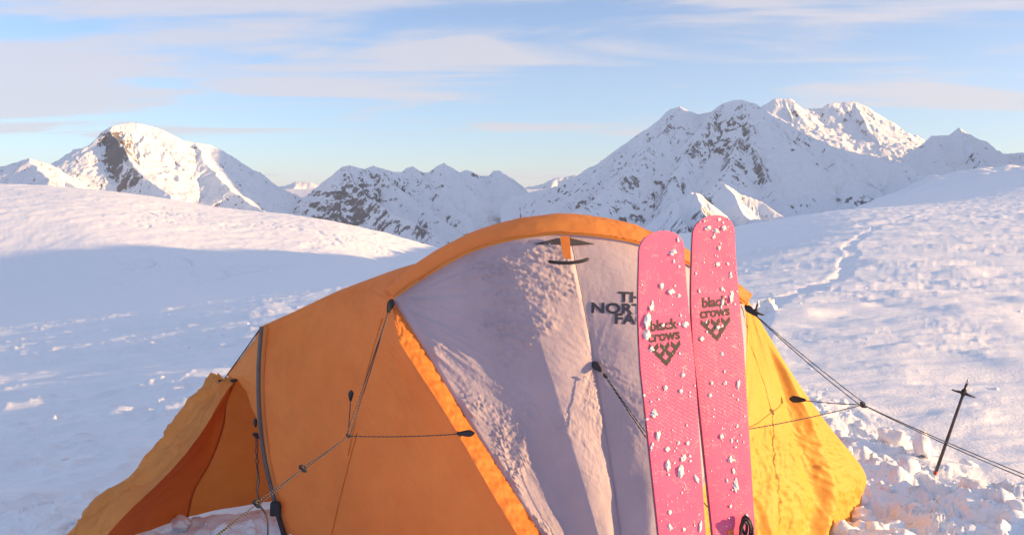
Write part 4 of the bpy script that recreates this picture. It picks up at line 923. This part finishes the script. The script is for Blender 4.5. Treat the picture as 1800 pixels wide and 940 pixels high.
# ------------------------------------------------------------------ loose snow
def ground_at(px, y):
    x = (px - 900) / F * y; return np.array((x, y, float(gz(x, y)[0])))
CH = [clod_mesh('snow_block', 980 + i, 3, 0.6, 0.4) for i in range(6)]
for c in CH: c.materials.append(M_CLUMP)
def block(px, y, r, label, group, i, sc=(1, 1, 1), rise=0.35):
    o = bpy.data.objects.new('snow_block', CH[i % 6]); col.objects.link(o); p = ground_at(px, y)
    o.location = (p[0], p[1], p[2] + r * rise); o.scale = (r * sc[0], r * sc[1], r * sc[2]); o.rotation_euler = (i * 0.7, i * 1.1, i * 1.9)
    tag(o, label, 'snow block', group); return o
block(1645, 3.72, 0.062, 'upright wedge of snow left of the leaning ski pole', 'snow blocks', 1, (0.8, 0.7, 1.4), 0.8)
block(1742, 3.20, 0.045, 'pointed snow lump in the rubble right of the leaning ski pole', 'snow blocks', 2, (0.8, 0.8, 1.2), 0.7)
block(1590, 3.95, 0.07, 'round snow lump just beyond the guy line at the right', 'snow blocks', 3, (1.2, 0.9, 0.8))
block(1540, 3.05, 0.065, 'snow lump heaped against the tent corner at the right', 'snow blocks', 4, (1, 0.9, 1.0), 0.6)
block(345, 4.35, 0.030, 'small cube of snow on the smooth snow left of the awning', 'snow blocks', 5, (1, 0.8, 1.0), 0.6)
block(88, 4.55, 0.022, 'small snow lump near the left edge of the picture', 'snow blocks', 0, (1.3, 1, 0.7))
block(292, 3.02, 0.045, 'pale snow block under the lower edge of the awning', 'snow blocks', 2, (0.7, 0.7, 1.3), 0.6)
block(1356, 8.3, 0.10, 'snow lump on the far edge of the ski track', 'snow blocks', 4, (1.5, 0.9, 0.6))
# crumbs of shovelled snow
rs = np.random.RandomState(5)
tris = [clod_mesh('t', 990 + i, 2, 0.55, 0.45) for i in range(5)]
vs_all = []; fs_all = []; off = 0
basev = [np.array([v.co[:] for v in t.vertices]) for t in tris]; basef = [np.array([p.vertices[:] for p in t.polygons]) for t in tris]
cand = []
xs = rs.uniform(-2.4, 3.3, 9000); ys = rs.uniform(2.0, 5.2, 9000); mk = rubble_mask(xs, ys)
keep = rs.rand(9000) < mk * 0.4; xs, ys = xs[keep][:1200], ys[keep][:1200]
# a sprinkle on the smooth snow too
xs = np.concatenate([xs, rs.uniform(-6, 6, 90)]); ys = np.concatenate([ys, rs.uniform(4, 11, 90)])
zs = gz(xs, ys)
for x, y, z in zip(xs, ys, zs):
    i = rs.randint(5); r = (0.006 + 0.055 * rs.rand() ** 4.6) * (1.0 if y < 4 else 0.6)
    a, b = rs.uniform(0, 6.28), rs.uniform(0, 6.28); Rm = np.array(Matrix.Rotation(a, 3, 'Z') @ Matrix.Rotation(b, 3, 'X'))
    vv = (basev[i] * np.array([1, rs.uniform(0.6, 1), rs.uniform(0.6, 1.1)])) @ Rm.T * r + np.array([x, y, z - r * 0.15])
    vs_all.append(vv); fs_all.append(basef[i] + off); off += len(vv)
V_ = np.vstack(vs_all); F_ = np.vstack(fs_all)
me = bpy.data.meshes.new('snow_rubble'); me.from_pydata(V_.tolist(), [], F_.tolist()); me.polygons.foreach_set('use_smooth', np.ones(len(F_), bool))
tag(link('snow_rubble', me, M_SNOW), 'crumbs of shovelled snow strewn around the tent', kind='stuff')
# small grey cloth anchor at the far left
p = ground_at(113, 3.05)
an = solid('anchor_cloth', [(-0.016, 0.0), (0.004, 0.022), (0.014, 0.006), (0.006, -0.024), (-0.010, -0.020)], 0.004, (0, 0, 0), (1, 0, 0.1), (0, -0.3, 1), (0, -1, -0.3), 0.001)
o = link('anchor_cloth', an, plain('grey_cloth', (0.20, 0.20, 0.17), 0.8)); o.location = (p[0], p[1], p[2] + 0.03)
tag(o, 'small grey cloth anchor poking out of the snow left of the awning', 'anchor')
